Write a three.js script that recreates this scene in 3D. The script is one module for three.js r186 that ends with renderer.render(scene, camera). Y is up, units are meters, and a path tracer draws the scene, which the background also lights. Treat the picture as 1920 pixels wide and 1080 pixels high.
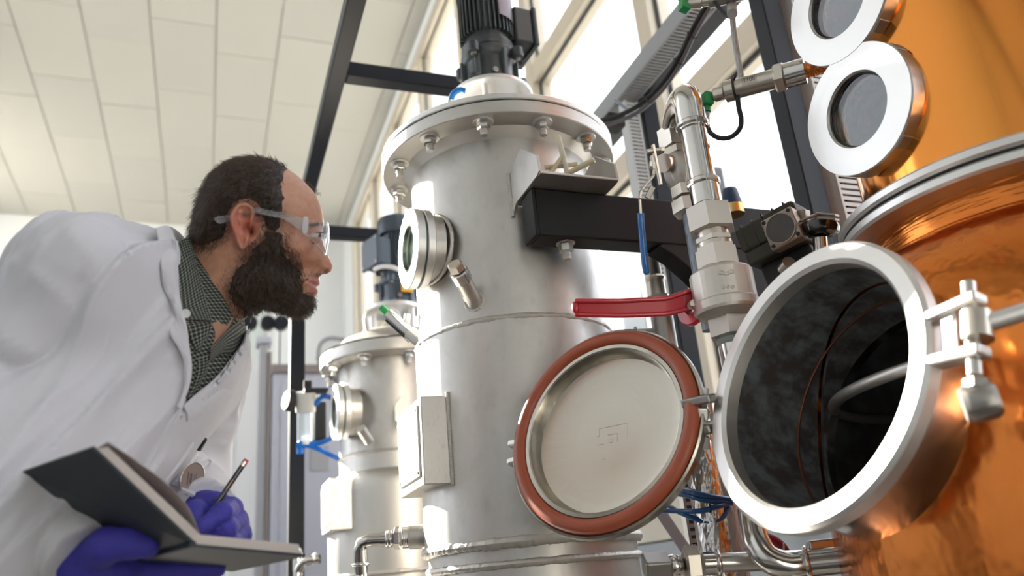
import * as THREE from 'three';
import { RoundedBoxGeometry } from 'three/addons/geometries/RoundedBoxGeometry.js';
import { mergeGeometries, toCreasedNormals } from 'three/addons/utils/BufferGeometryUtils.js';
import { createNoise3D } from 'simplex-noise';
import { Brush, Evaluator, SUBTRACTION } from 'three-bvh-csg';

// ---------- camera, sky, sun, exposure ----------
const scene = new THREE.Scene();
const EYE = new THREE.Vector3(0, 1.1, 0);
const FOCAL = 1501;                                   // focal length in pixels of the 1920 x 1080 frame
const RIGHT = new THREE.Vector3(0.93785, -0.08549, 0.33635), UP = new THREE.Vector3(-0.04102, 0.93508, 0.35206), BACK = new THREE.Vector3(-0.34461, -0.34398, 0.87346);
const camera = new THREE.PerspectiveCamera(2 * Math.atan(540 / FOCAL) * 180 / Math.PI, 16 / 9, 0.05, 200);
camera.position.copy(EYE);
camera.quaternion.setFromRotationMatrix(new THREE.Matrix4().makeBasis(RIGHT, UP, BACK));
camera.focus = 1.36;
camera.userData.fStop = 3.0;
scene.background = new THREE.Color().setRGB(0.97, 1.0, 1.09);
scene.backgroundIntensity = 2.3;
const SUN = new THREE.Vector3(-0.382, 0.4147, -0.828).normalize();
const sun = new THREE.DirectionalLight(0xfff4e4, 44);
sun.position.copy(SUN).multiplyScalar(20); sun.target.position.set(0.5, 1.4, -1.5);
sun.position.add(sun.target.position);
sun.castShadow = true; sun.shadow.radius = 1.5; sun.shadow.mapSize.set(2048, 2048);
Object.assign(sun.shadow.camera, { left: -8, right: 8, top: 8, bottom: -8, near: 0.5, far: 45 });
sun.name = 'sun'; scene.add(sun, sun.target);
const renderer = new THREE.WebGLRenderer({ antialias: true });
renderer.toneMapping = THREE.LinearToneMapping;
renderer.toneMappingExposure = 1.28;
renderer.shadowMap.enabled = true;

// ---------- helpers ----------
let seed = 7;
const rnd = (a = 0, b = 1) => { seed = (seed * 1664525 + 1013904223) >>> 0; return a + (b - a) * seed / 4294967296; };
const noise3 = createNoise3D(() => rnd());
const V = (x, y, z) => new THREE.Vector3(x, y, z);
// a point of the room: the place seen in the frame at (px, py) that lies d metres deep
const at = (px, py, d) => EYE.clone().addScaledVector(RIGHT, (px - 960) / FOCAL * d).addScaledVector(UP, -(py - 540) / FOCAL * d).addScaledVector(BACK, -d);
const used = {};
const numbered = (name) => { const n = used[name] = (used[name] ?? -1) + 1; return n ? name + '_' + String(n).padStart(3, '0') : name; };
const shadows = (m) => { m.castShadow = m.receiveShadow = true; return m; };
function thing(name, label, category, base = V(0, 0, 0), group) {
  const o = new THREE.Group(); o.name = numbered(name); o.position.copy(base); scene.add(o);
  o.userData = { label, category }; if (group) o.userData.group = group;
  return o;
}
function structure(name, label, category, base = V(0, 0, 0)) { const o = thing(name, label, category, base); o.userData.kind = 'structure'; return o; }
// geometry is written in room coordinates; the part is moved into its thing
function part(name, geo, material, parent, label) {
  let g = Array.isArray(geo) ? merge(geo) : geo;
  const m = shadows(new THREE.Mesh(g, material)); m.name = name;
  const o = new THREE.Vector3(); for (let p = parent; p && p !== scene; p = p.parent) o.add(p.position);
  m.position.sub(o);
  if (label) m.userData.label = label;
  (parent ?? scene).add(m); return m;
}
function merge(list) {
  list = list.map((g) => { g = g.index ? g.toNonIndexed() : g; for (const k of Object.keys(g.attributes)) if (!['position', 'normal', 'uv'].includes(k)) g.deleteAttribute(k); if (!g.attributes.uv) g.setAttribute('uv', new THREE.BufferAttribute(new Float32Array(g.attributes.position.count * 2), 2)); return g; });
  return list.length === 1 ? list[0] : mergeGeometries(list);
}
const basis = (y, xHint = V(1, 0, 0)) => { y = y.clone().normalize(); let x = xHint.clone().addScaledVector(y, -xHint.dot(y)); if (x.lengthSq() < 1e-6) { x = V(0, 0, 1).addScaledVector(y, -y.z); } x.normalize(); return new THREE.Matrix4().makeBasis(x, y, x.clone().cross(y)); };
// puts a geometry made along +y at p, its y turned to dir, its x towards hint
const put = (g, p, dir = V(0, 1, 0), hint) => g.applyMatrix4(basis(dir, hint).setPosition(p));
const rbox = (w, h, d, r = 0.003, s = 2) => new RoundedBoxGeometry(w, h, d, s, Math.min(r, w / 2.01, h / 2.01, d / 2.01));
const boxAt = (x0, x1, y0, y1, z0, z1, r = 0.003) => rbox(x1 - x0, y1 - y0, z1 - z0, r).translate((x0 + x1) / 2, (y0 + y1) / 2, (z0 + z1) / 2);
const rod = (a, b, r, r2 = r, seg = 20) => { const d = b.clone().sub(a); const g = new THREE.CylinderGeometry(r2, r, d.length(), seg, 1); g.translate(0, d.length() / 2, 0); return put(g, a, d); };
const bar = (a, b, w, h, hint = V(0, 1, 0), r = 0.003) => { const d = b.clone().sub(a); const g = rbox(h, d.length(), w, r); g.translate(0, d.length() / 2, 0); return put(g, a, d, hint); };
const tube = (pts, r, seg = 48, rad = 12, tension = 0.5) => new THREE.TubeGeometry(new THREE.CatmullRomCurve3(pts, false, 'catmullrom', tension), seg, r, rad, false);
const lathe = (prof, seg = 64, crease = 0.6) => { const g = new THREE.LatheGeometry(prof.map(([r, y]) => new THREE.Vector2(Math.max(r, 0), y)), seg); return toCreasedNormals(g, crease); };
const hex = (af, h, ch = 0.12) => { const R = af / 2 / Math.cos(Math.PI / 6), c = af * ch; const g = new THREE.CylinderGeometry(R, R, h - c * 1.1, 6, 1).translate(0, h / 2, 0); const t = new THREE.CylinderGeometry(af / 2 * 0.94, R * 0.995, c * 0.55, 6, 1).translate(0, h - c * 0.275, 0), b = new THREE.CylinderGeometry(R * 0.995, af / 2 * 0.94, c * 0.55, 6, 1).translate(0, c * 0.275, 0); const m = merge([g, t, b]); m.computeVertexNormals(); return m; };
const ringGeo = (ro, ri, h, ch = 0.002, seg = 72) => lathe([[ri, ch], [ri, h - ch], [ri + ch, h], [ro - ch, h], [ro, h - ch], [ro, ch], [ro - ch, 0], [ri + ch, 0], [ri, ch]], seg);
const torus = (R, r, seg = 96, rad = 16) => new THREE.TorusGeometry(R, r, rad, seg).rotateX(Math.PI / 2);
function extr(poly, depth, bevel = 0.002, holes = []) { const s = new THREE.Shape(poly.map(([x, y]) => new THREE.Vector2(x, y))); for (const h of holes) s.holes.push(new THREE.Path(h.map(([x, y]) => new THREE.Vector2(x, y)))); return new THREE.ExtrudeGeometry(s, { depth: Math.max(depth - 2 * bevel, 1e-4), bevelEnabled: bevel > 0, bevelSize: bevel, bevelThickness: bevel, bevelSegments: 2, curveSegments: 16 }).translate(0, 0, bevel); }
const circlePts = (n, r, cx = 0, cy = 0, a0 = 0) => Array.from({ length: n }, (_, i) => [cx + r * Math.cos(a0 + i / n * 2 * Math.PI), cy + r * Math.sin(a0 + i / n * 2 * Math.PI)]);

// ---------- materials ----------
function dataTex(n, fn, srgb = false, rep = 1, h = n) {
  const d = new Uint8Array(n * h * 4);
  for (let y = 0; y < h; y++) for (let x = 0; x < n; x++) { const c = fn(x / n, y / h), o = (y * n + x) * 4; const a = Array.isArray(c) ? c : [c, c, c]; for (let k = 0; k < 3; k++) d[o + k] = Math.max(0, Math.min(255, a[k] * 255)); d[o + 3] = 255; }
  const t = new THREE.DataTexture(d, n, h); t.wrapS = t.wrapT = THREE.RepeatWrapping; t.magFilter = THREE.LinearFilter; t.minFilter = THREE.LinearMipmapLinearFilter; t.generateMipmaps = true;
  if (srgb) t.colorSpace = THREE.SRGBColorSpace; t.repeat.set(rep, rep); t.needsUpdate = true; return t;
}
// noise that repeats over the unit square
const tn = (u, v, f, s = 0) => { const a = u * 2 * Math.PI, b = v * 2 * Math.PI, q = f / (2 * Math.PI); return 0.5 * (noise3(Math.cos(a) * q + s, Math.sin(a) * q, Math.cos(b) * q + 9.1 * s) + noise3(Math.sin(b) * q + s, Math.cos(a) * q + 5, Math.sin(a) * q - s)); };
const std = (o) => new THREE.MeshStandardMaterial(o), phys = (o) => new THREE.MeshPhysicalMaterial(o);
const lin = (r, g, b) => new THREE.Color().setRGB(r, g, b);
const satinRough = dataTex(256, (u, v) => 0.58 + 0.07 * tn(u, v, 5, 1) + 0.08 * tn(u, v, 16, 2) + 0.06 * tn(u, v, 50, 3));
const stainTex = dataTex(512, (u, v) => { const s = Math.max(0, tn(u, v, 9, 4) - 0.32) * 1.5 + Math.max(0, tn(u, v, 22, 5) - 0.42) * 1.1; const k = 1 - 0.16 * Math.min(1, s) + 0.025 * tn(u, v, 40, 6); return [k, k * 0.992, k * 0.98]; });
const brushed = dataTex(256, (u, v) => 0.45 + 0.04 * noise3(u * 3, v * 120, 2) + 0.03 * noise3(u * 12, v * 240, 5));
const M = {
  satin: std({ color: lin(0.6, 0.585, 0.56), metalness: 1, roughness: 0.8, roughnessMap: satinRough, map: stainTex }),
  weld: std({ color: lin(0.62, 0.6, 0.56), metalness: 1, roughness: 0.55 }),
  steel: std({ color: lin(0.63, 0.61, 0.58), metalness: 1, roughness: 0.3 }),
  steelDark: std({ color: lin(0.36, 0.34, 0.32), metalness: 1, roughness: 0.42 }),
  machined: std({ color: lin(0.78, 0.77, 0.75), metalness: 1, roughness: 0.95, roughnessMap: brushed }),
  polished: std({ color: lin(0.7, 0.68, 0.65), metalness: 1, roughness: 0.16 }),
  nickel: std({ color: lin(0.62, 0.57, 0.5), metalness: 1, roughness: 0.3 }),
  cast: std({ color: lin(0.62, 0.58, 0.53), metalness: 1, roughness: 0.48 }),
  black: phys({ color: lin(0.012, 0.012, 0.013), roughness: 0.5, specularIntensity: 0.5 }),
  frame: phys({ color: lin(0.011, 0.013, 0.019), roughness: 0.42, specularIntensity: 0.55 }),
  rubber: std({ color: lin(0.015, 0.015, 0.016), roughness: 0.6 }),
  motor: phys({ color: lin(0.045, 0.055, 0.06), roughness: 0.38, clearcoat: 0.25, clearcoatRoughness: 0.3 }),
  motorBlue: phys({ color: lin(0.06, 0.085, 0.115), roughness: 0.4, clearcoat: 0.2, clearcoatRoughness: 0.3 }),
  plate: std({ color: lin(0.2, 0.17, 0.18), metalness: 0.7, roughness: 0.4 }),
  ceiling: std({ color: lin(0.8, 0.775, 0.7), roughness: 0.9 }),
  wall: std({ color: lin(0.76, 0.78, 0.79), roughness: 0.9 }),
  wallGrey: std({ color: lin(0.52, 0.56, 0.56), roughness: 0.85 }),
  floor: std({ color: lin(0.05, 0.047, 0.045), roughness: 0.5, map: dataTex(256, (u, v) => { const k = 0.9 + 0.12 * tn(u, v, 8, 7) + 0.06 * tn(u, v, 40, 8); return [k, k, k]; }) }),
  alu: std({ color: lin(0.6, 0.53, 0.42), metalness: 0.25, roughness: 0.45 }),
  aluDark: std({ color: lin(0.05, 0.05, 0.05), roughness: 0.6 }),
  pane: phys({ color: lin(0.97, 0.98, 0.98), transmission: 1, thickness: 0, roughness: 0.02, ior: 1.45 }),
  duct: std({ color: lin(0.3, 0.31, 0.32), roughness: 0.5 }),
  ductPale: std({ color: lin(0.55, 0.56, 0.56), roughness: 0.5 }),
  blue: phys({ color: lin(0.012, 0.13, 0.42), roughness: 0.32, clearcoat: 0.4 }),
  red: phys({ color: lin(0.5, 0.012, 0.03), roughness: 0.3, clearcoat: 0.5, clearcoatRoughness: 0.2 }),
  green: phys({ color: lin(0.025, 0.3, 0.09), roughness: 0.4 }),
  brass: std({ color: lin(0.75, 0.5, 0.2), metalness: 1, roughness: 0.3 }),
  yellow: std({ color: lin(0.8, 0.42, 0.03), roughness: 0.5 }),
  white: std({ color: lin(0.8, 0.8, 0.8), roughness: 0.5 }),
};

// ---------- the room ----------
const CEIL = 6.48, XR = 1.83, XL = -3.2, ZF = -11.7, ZB = 4.2, T = 0.25;
{ // floor and ceiling
  const f = structure('floor', 'grey screed floor of the hall', 'floor');
  const g = new THREE.BoxGeometry(XR - XL + 2 * T, T, ZB - ZF + 2 * T).translate((XR + XL) / 2, -T / 2, (ZB + ZF) / 2);
  const uv = g.attributes.uv, p = g.attributes.position; for (let i = 0; i < uv.count; i++) uv.setXY(i, p.getX(i) / 2, p.getZ(i) / 2);
  part('floor_slab', g, M.floor, f);
  const c = structure('ceiling', 'pale cream ceiling of long rectangular panels', 'ceiling');
  part('ceiling_slab', new THREE.BoxGeometry(XR - XL + 2 * T, T, ZB - ZF + 2 * T).translate((XR + XL) / 2, CEIL + 0.03 + T / 2, (ZB + ZF) / 2), std({ color: lin(0.4, 0.39, 0.35), roughness: 0.9 }), c);
  const tiles = [0, 1, 2].map((i) => std({ color: lin(0.475 - 0.008 * i, 0.462 - 0.007 * i, 0.415 - 0.005 * i), roughness: 0.9 }));
  const shapes = {}, tile = (w, l) => shapes[w.toFixed(3) + l.toFixed(3)] ??= new RoundedBoxGeometry(w - 0.009, 0.03, l - 0.007, 1, 0.003);
  for (let i = -5; i <= 3; i++) for (let j = -1; j < 15; j++) {
    const x0 = Math.max(XL, -1.92 + 0.6 * (i + 3)), x1 = Math.min(XR, -1.32 + 0.6 * (i + 3)), off = (i & 1) ? 0.42 : 0, z0 = Math.max(ZF, ZF + off - 0.5 + 1.2 * j), z1 = Math.min(ZB, ZF + off + 0.7 + 1.2 * j);
    if (x1 - x0 < 0.05 || z1 - z0 < 0.05) continue;
    const m = shadows(new THREE.Mesh(tile(x1 - x0, z1 - z0), tiles[Math.floor(rnd(0, 2.99))])); m.name = 'ceiling_panel'; m.position.set((x0 + x1) / 2, CEIL + 0.015 + rnd(-0.003, 0.003), (z0 + z1) / 2); c.add(m);
  }
}
// a wall in the plane x = const or z = const with rectangular openings
function wallWith(name, label, axis, at0, thick, u0, u1, v0, v1, holes, mat) {
  const w = structure(name, label, 'wall');
  const g = extr([[u0, v0], [u1, v0], [u1, v1], [u0, v1]], thick, 0, holes.map(([a, b, c, d]) => [[a, c], [a, d], [b, d], [b, c]]));
  if (axis === 'x') g.rotateY(-Math.PI / 2).translate(at0 + (thick > 0 ? thick : 0), 0, 0);   // u runs along z
  else g.translate(0, 0, at0);
  part(name + '_body', g, mat, w); return w;
}
let windowCount = 0;
// a window with mullions along u and transoms along v; frames w wide and deep, one pane for each field
function windowIn(label, axis, plane, us, vs, w = 0.07, deep = 0.09, mat = M.alu, tw = {}) {
  windowCount++;
  const o = structure('window_' + windowCount, label, 'window');
  const B = (u0, u1, v0, v1, d0, d1) => axis === 'x' ? boxAt(plane + d0, plane + d1, v0, v1, u0, u1, 0.004) : boxAt(u0, u1, v0, v1, plane + d0, plane + d1, 0.004);
  us.forEach((u) => part('mullion', B(u - w / 2, u + w / 2, vs[0], vs[vs.length - 1], 0, deep), mat, o));
  vs.forEach((v, i) => { const h = tw[i] ?? w; part('transom', B(us[0], us[us.length - 1], v - h / 2, v + h / 2, 0.004, deep - 0.004), mat, o); });
  for (let i = 0; i + 1 < us.length; i++) for (let j = 0; j + 1 < vs.length; j++) {
    part('pane', B(us[i] + w / 2 - 0.005, us[i + 1] - w / 2 + 0.005, vs[j] + w / 2 - 0.005, vs[j + 1] - w / 2 + 0.005, deep * 0.5, deep * 0.5 + 0.006), M.pane, o);
    // dark glazing gasket round the field
    const a = us[i] + w / 2, b = us[i + 1] - w / 2, c = vs[j] + (tw[j] ?? w) / 2, d = vs[j + 1] - (tw[j + 1] ?? w) / 2, q = 0.014;
    part('gasket', [B(a, b, c, c + q, deep * 0.35, deep * 0.48), B(a, b, d - q, d, deep * 0.35, deep * 0.48), B(a, a + q, c, d, deep * 0.35, deep * 0.48), B(b - q, b, c, d, deep * 0.35, deep * 0.48)], M.aluDark, o);
  }
  return o;
}
{
  const zs = []; for (let i = 0; i < 11; i++) zs.push(-10.85 + 1.36 * i);
  const hr = [zs[0] - 0.04, zs[10] + 0.04, 1.42, 6.36];
  wallWith('wall_right', 'pale wall round the long glazed front', 'x', XR, T, ZF - T, ZB + T, 0, CEIL + 0.05, [hr], M.wall);
  windowIn('long glazed front with beige aluminium mullions behind the tanks', 'x', XR + 0.02, zs, [1.46, 2.985, 4.17, 6.32], 0.11, 0.13, M.alu, { 1: 0.13, 2: 0.13 });
  wallWith('wall_left', 'pale wall facing the glazed front', 'x', XL - T, T, ZF - T, ZB + T, 0, CEIL + 0.05, [[-11.4, -8.45, 2.6, 6.4], [-6.4, -3.0, 1.6, 6.2]], M.wall);  // unseen openings added for sun and fill; solid pier keeps sun off the man
  windowIn('unseen high three part window at the far end, shaped to let the sun onto the tanks', 'x', XL - 0.14, [-11.36, -8.49], [2.64, 6.36], 0.07);
  windowIn('unseen tall window between two piers, added for soft fill light', 'x', XL - 0.14, [-6.36, -5.25, -4.15, -3.04], [1.64, 3.4, 6.16], 0.07);
  wallWith('wall_front', 'pale grey end wall of the hall', 'z', ZF - T, T, XL - T, XR + T, 0, CEIL + 0.05, [], M.wall);
  wallWith('wall_back', 'pale closed rear wall of the hall', 'z', ZB, T, XL - T, XR + T, 0, CEIL + 0.05, [], M.wall);
}
{
  const t = structure('trim_1', 'cream sill band with grey cable trunking under the glazed front', 'sill', V(XR, 1.2, -3));
  part('sill_band', boxAt(XR - 0.06, XR, 1.21, 1.42, ZF, ZB, 0.004), std({ color: lin(0.72, 0.68, 0.58), roughness: 0.7 }), t);
  part('cable_trunking', boxAt(XR - 0.09, XR, 0.95, 1.2, ZF, ZB, 0.004), std({ color: lin(0.42, 0.47, 0.52), roughness: 0.6 }), t);
  const n = thing('neighbour_building', 'grey-blue building seen through the glass behind the tanks', 'building', V(9.3, 0, -15.5));
  part('facade', boxAt(9, 9.6, -0.2, 8.7, -19, -12, 0.02), std({ color: lin(0.03, 0.032, 0.04), roughness: 0.8 }), n);
  for (let i = 0; i < 3; i++) for (let j = 0; j < 3; j++) { const w = part('window_frame', boxAt(8.93, 9, 1 + 2.3 * j, 2.6 + 2.3 * j, -18.2 + 2.3 * i, -16.9 + 2.3 * i, 0.01), std({ color: lin(0.09, 0.09, 0.1), roughness: 0.6 }), n); part('window_pane', boxAt(8.91, 8.932, 1.1 + 2.3 * j, 2.5 + 2.3 * j, -18.1 + 2.3 * i, -17 + 2.3 * i, 0.005), std({ color: lin(0.02, 0.025, 0.035), roughness: 0.1 }), w); }
  const gd = structure('ground', 'pale paving outside the hall', 'ground', V(0, -0.3, 0)); part('paving', new THREE.BoxGeometry(120, 0.2, 120).translate(0, -0.4, 0), std({ color: lin(0.45, 0.45, 0.43), roughness: 0.9 }), gd);
}

// ---------- stirred steel tanks ----------
function weldRing(R, r, y, cx, cz, f = 90) {
  const g = torus(R, r, 420, 10), p = g.attributes.position;
  for (let i = 0; i < p.count; i++) {
    const x = p.getX(i), yy = p.getY(i), z = p.getZ(i), a = Math.atan2(z, x), q = Math.hypot(x, z), b = Math.atan2(yy, q - R);
    const k = r * (1 + 0.045 * Math.sin(a * f + 2 * Math.sin(b)) + 0.16 * noise3(x * 26, y * 9, z * 26) + 0.12 * noise3(x * 120, y * 9, z * 120));
    const R2 = R + k * Math.cos(b); p.setXYZ(i, Math.cos(a) * R2, k * Math.sin(b) * 1.15, Math.sin(a) * R2);
  }
  g.computeVertexNormals(); return g.translate(cx, y, cz);
}
function weldLine(a, b, r) { // bead along a straight seam
  const n = 60, pts = []; for (let i = 0; i <= n; i++) pts.push(a.clone().lerp(b, i / n));
  const g = tube(pts, r, 140, 8), p = g.attributes.position, d = b.clone().sub(a).normalize();
  for (let i = 0; i < p.count; i++) { const v = V(p.getX(i), p.getY(i), p.getZ(i)), t = v.clone().sub(a).dot(d), c = a.clone().addScaledVector(d, t); v.sub(c).multiplyScalar(1 + 0.12 * Math.sin(t * 1500) + 0.15 * noise3(t * 60, r, 1)).add(c); p.setXYZ(i, v.x, v.y, v.z); }
  g.computeVertexNormals(); return g;
}
const cylShell = (r, y0, y1, cx, cz, seg = 96) => { const g = new THREE.CylinderGeometry(r, r, y1 - y0, seg, 1, true); const uv = g.attributes.uv; for (let i = 0; i < uv.count; i++) uv.setXY(i, uv.getX(i) * 2 * Math.PI * r / 0.6, uv.getY(i) * (y1 - y0) / 0.6); return g.translate(cx, (y0 + y1) / 2, cz); };
const boltShare = { stud: new THREE.CylinderGeometry(0.0075, 0.0075, 0.036, 14).translate(0, -0.0145, 0), washer: ringGeo(0.0215, 0.009, 0.0035, 0.0008, 28).translate(0, -0.003, 0), nut: hex(0.0245, 0.0145).translate(0, -0.018, 0), thread: merge([0, 1, 2].map((i) => torus(0.0078, 0.0009, 14, 5).translate(0, -0.0205 - i * 0.0034, 0))) };
function flangeBolts(t, cx, y, cz, r, n, a0, size = 1) {
  for (let i = 0; i < n; i++) {
    const a = a0 + i / n * 2 * Math.PI, m = shadows(new THREE.Mesh(boltShare.stud, M.steel)); m.name = 'bolt';
    m.position.set(cx + r * Math.cos(a), y, cz + r * Math.sin(a)).sub(t.position); m.scale.setScalar(size); m.rotation.y = rnd(0, 3); t.add(m);
    for (const k of ['washer', 'nut', 'thread']) { const c = shadows(new THREE.Mesh(boltShare[k], k === 'washer' ? M.machined : M.polished)); c.name = k; m.add(c); }
  }
}
// round viewing window on a nozzle that runs along dir
function sightGlass(t, c, dir, R, reach) {
  const s = R / 0.084, hint = V(0, 1, 0), P = (g, m, name, par) => part(name, put(g, c, dir, hint), m, par);
  const nz = P(lathe([[0.062 * s, -reach], [0.062 * s, -0.012 * s], [0.058 * s, -0.012 * s], [0.058 * s, -reach], [0.062 * s, -reach]].map(([a, b]) => [a * 1.16, b])), M.satin, 'sight_nozzle', t);
  P(ringGeo(R * 0.985, 0.05 * s, 0.016 * s, 0.0015).translate(0, -0.036 * s, 0), M.machined, 'nozzle_flange', nz);
  P(ringGeo(R * 0.955, 0.045 * s, 0.004 * s, 0.0005).translate(0, -0.02 * s, 0), std({ color: lin(0.05, 0.11, 0.09), roughness: 0.4 }), 'gasket', nz);
  P(ringGeo(R, 0.047 * s, 0.018 * s, 0.002).translate(0, -0.016 * s, 0), M.machined, 'cover_ring', nz);
  P(lathe([[0.049 * s, -0.014 * s], [0.045 * s, 0.002 * s], [0.047 * s, 0.0036 * s], [0.05 * s, 0.002 * s]]), M.polished, 'inner_lip', nz);
  P(new THREE.CylinderGeometry(0.0475 * s, 0.0475 * s, 0.008 * s, 48).translate(0, -0.012 * s, 0), phys({ color: lin(0.9, 0.96, 0.92), transmission: 1, thickness: 0.008, roughness: 0.02, ior: 1.5, attenuationColor: lin(0.4, 0.7, 0.55), attenuationDistance: 0.05 }), 'glass', nz);
  P(new THREE.CylinderGeometry(0.06 * s, 0.06 * s, 0.004, 48).translate(0, -Math.max(reach * 0.7, 0.04 * s), 0), M.satin, 'nozzle_back', nz);
  return nz;
}
const CX = 0.609, CZ = -1.56;
const tank = thing('stirred_tank', 'large upright stainless steel tank with round sight glass and bolted top flange', 'tank', V(CX, 0, CZ));
{
  const t = tank, tr = (g) => g.translate(CX, 0, CZ);
  part('upper_shell', cylShell(0.205, 1.578, 1.998, CX, CZ), M.satin, t);
  part('jacket_shell', cylShell(0.2135, 1.168, 1.578, CX, CZ), M.satin, t);
  part('jacket_shoulder', tr(lathe([[0.204, 1.583], [0.21, 1.582], [0.2135, 1.576]], 96)), M.satin, t);
  part('lower_shell', cylShell(0.2065, 0.62, 1.17, CX, CZ), M.satin, t);
  part('dished_bottom', tr(lathe([[0.2065, 0.62], [0.2, 0.58], [0.17, 0.54], [0.11, 0.512], [0.03, 0.5], [0.03, 0.4], [0, 0.4]])), M.satin, t);
  for (let i = 0; i < 3; i++) { const a = 0.4 + i * 2.094, x = CX + 0.17 * Math.cos(a), z = CZ + 0.17 * Math.sin(a); const l = part('leg', rod(V(x, 0.01, z), V(x, 0.62, z), 0.022), M.satin, t); part('foot', rod(V(x, 0, z), V(x, 0.012, z), 0.045), M.satin, l); }
  part('weld_bead', weldRing(0.2095, 0.0058, 1.578, CX, CZ, 60), M.weld, t);
  part('weld_bead', weldRing(0.2105, 0.0085, 1.166, CX, CZ, 100), M.weld, t);
  part('weld_bead', weldRing(0.2075, 0.0062, 1.13, CX, CZ, 130), M.weld, t);
  part('flange_fillet', tr(lathe([[0.205, 1.975], [0.213, 1.984], [0.223, 1.9975], [0.205, 1.9975]], 96)), M.weld, t);
  part('flange', tr(ringGeo(0.27, 0.203, 0.03, 0.0018, 120).translate(0, 1.996, 0)), M.satin, t);
  part('flange_gasket', tr(ringGeo(0.2665, 0.2, 0.003, 0.0005, 120).translate(0, 2.026, 0)), M.rubber, t);
  part('cover_plate', tr(lathe([[0, 2.029], [0.268, 2.029], [0.27, 2.031], [0.27, 2.041], [0.268, 2.043], [0, 2.043]], 120)), M.machined, t);
  flangeBolts(t, CX, 1.996, CZ, 0.2405, 12, -0.055);
  sightGlass(t, V(0.366, 1.762, -1.485), V(-1, 0, 0.02), 0.084, 0.06);
  part('weld_bead', put(weldRing(0.073, 0.0042, 0, 0, 0, 40), V(0.4125, 1.762, -1.485), V(-0.93, 0, 0.36), V(0, 1, 0)), M.weld, t);
  // slanting thermometer pocket with a hexagon plug
  const a = at(890, 566, 1.575), b = at(853, 497, 1.52), d = b.clone().sub(a).normalize(), L = a.distanceTo(b);
  const pk = part('instrument_pocket', rod(a.clone().addScaledVector(d, -0.02), a.clone().addScaledVector(d, L * 0.6), 0.0165, 0.0165, 28), M.satin, t);
  part('pocket_head', put(lathe([[0.0165, 0], [0.019, 0.003], [0.019, 0.024], [0.0165, 0.026], [0, 0.026]], 32), a.clone().addScaledVector(d, L * 0.57), d), M.polished, pk);
  part('hexagon_plug', put(hex(0.028, 0.018), a.clone().addScaledVector(d, L * 0.57 + 0.027), d), M.nickel, pk);
  part('weld_bead', put(weldRing(0.019, 0.004, 0, 0, 0, 20), a, V(-0.67, 0.05, 0.74)), M.weld, pk);
  // welded terminal box with a screwed cover
  const bx = part('terminal_box', boxAt(0.368, 0.45, 1.28, 1.446, -1.662, -1.456, 0.003), M.satin, t);
  part('box_cover', boxAt(0.364, 0.3695, 1.298, 1.432, -1.645, -1.474, 0.0015), M.satin, bx);
  for (const [y, z] of [[1.306, -1.482], [1.424, -1.482], [1.306, -1.637], [1.424, -1.637]]) part('screw', put(lathe([[0, 0.003], [0.0028, 0.0022], [0.004, 0], [0, 0]], 12), V(0.3645, y, z), V(-1, 0, 0)), M.steelDark, bx);
  part('weld_bead', weldLine(V(0.4215, 1.278, -1.455), V(0.4215, 1.452, -1.455), 0.0042), M.weld, bx);
  // gusseted lug that rests on the bracket
  const gus = (x) => extr([[-1.362, 1.795], [-1.362, 1.885], [-1.29, 1.907], [-1.218, 1.85], [-1.214, 1.816], [-1.226, 1.8115], [-1.34, 1.8115]], 0.006, 0.0008).rotateY(-Math.PI / 2).translate(x, 0, 0);
  const lug = part('support_lug', boxAt(0.556, 0.722, 1.811, 1.817, -1.352, -1.213, 0.0025), M.satin, t);
  part('gusset', gus(0.5595), M.satin, lug); part('gusset', gus(0.7225), M.satin, lug);
  part('weld_bead', weldLine(V(0.554, 1.79, -1.3605), V(0.552, 1.888, -1.36), 0.0042), M.weld, lug);
  // standoffs and motor plate above the cover
  for (let i = 0; i < 4; i++) { const q = 0.55 + i * Math.PI / 2; part('standoff', rod(V(CX + 0.07 * Math.cos(q), 2.043, CZ + 0.07 * Math.sin(q)), V(CX + 0.07 * Math.cos(q), 2.2, CZ + 0.07 * Math.sin(q)), 0.0085), M.machined, t); }
  part('stirrer_shaft', rod(V(CX, 2.0, CZ), V(CX, 2.23, CZ), 0.016), M.polished, t);
  part('seal_housing', tr(lathe([[0.055, 2.043], [0.055, 2.085], [0.05, 2.09], [0.035, 2.1], [0.035, 2.15], [0, 2.15]])), M.machined, t);
  part('motor_plate', tr(lathe([[0, 2.2], [0.098, 2.2], [0.1, 2.202], [0.1, 2.21], [0.098, 2.212], [0, 2.212]], 72)), M.machined, t);
}
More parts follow.
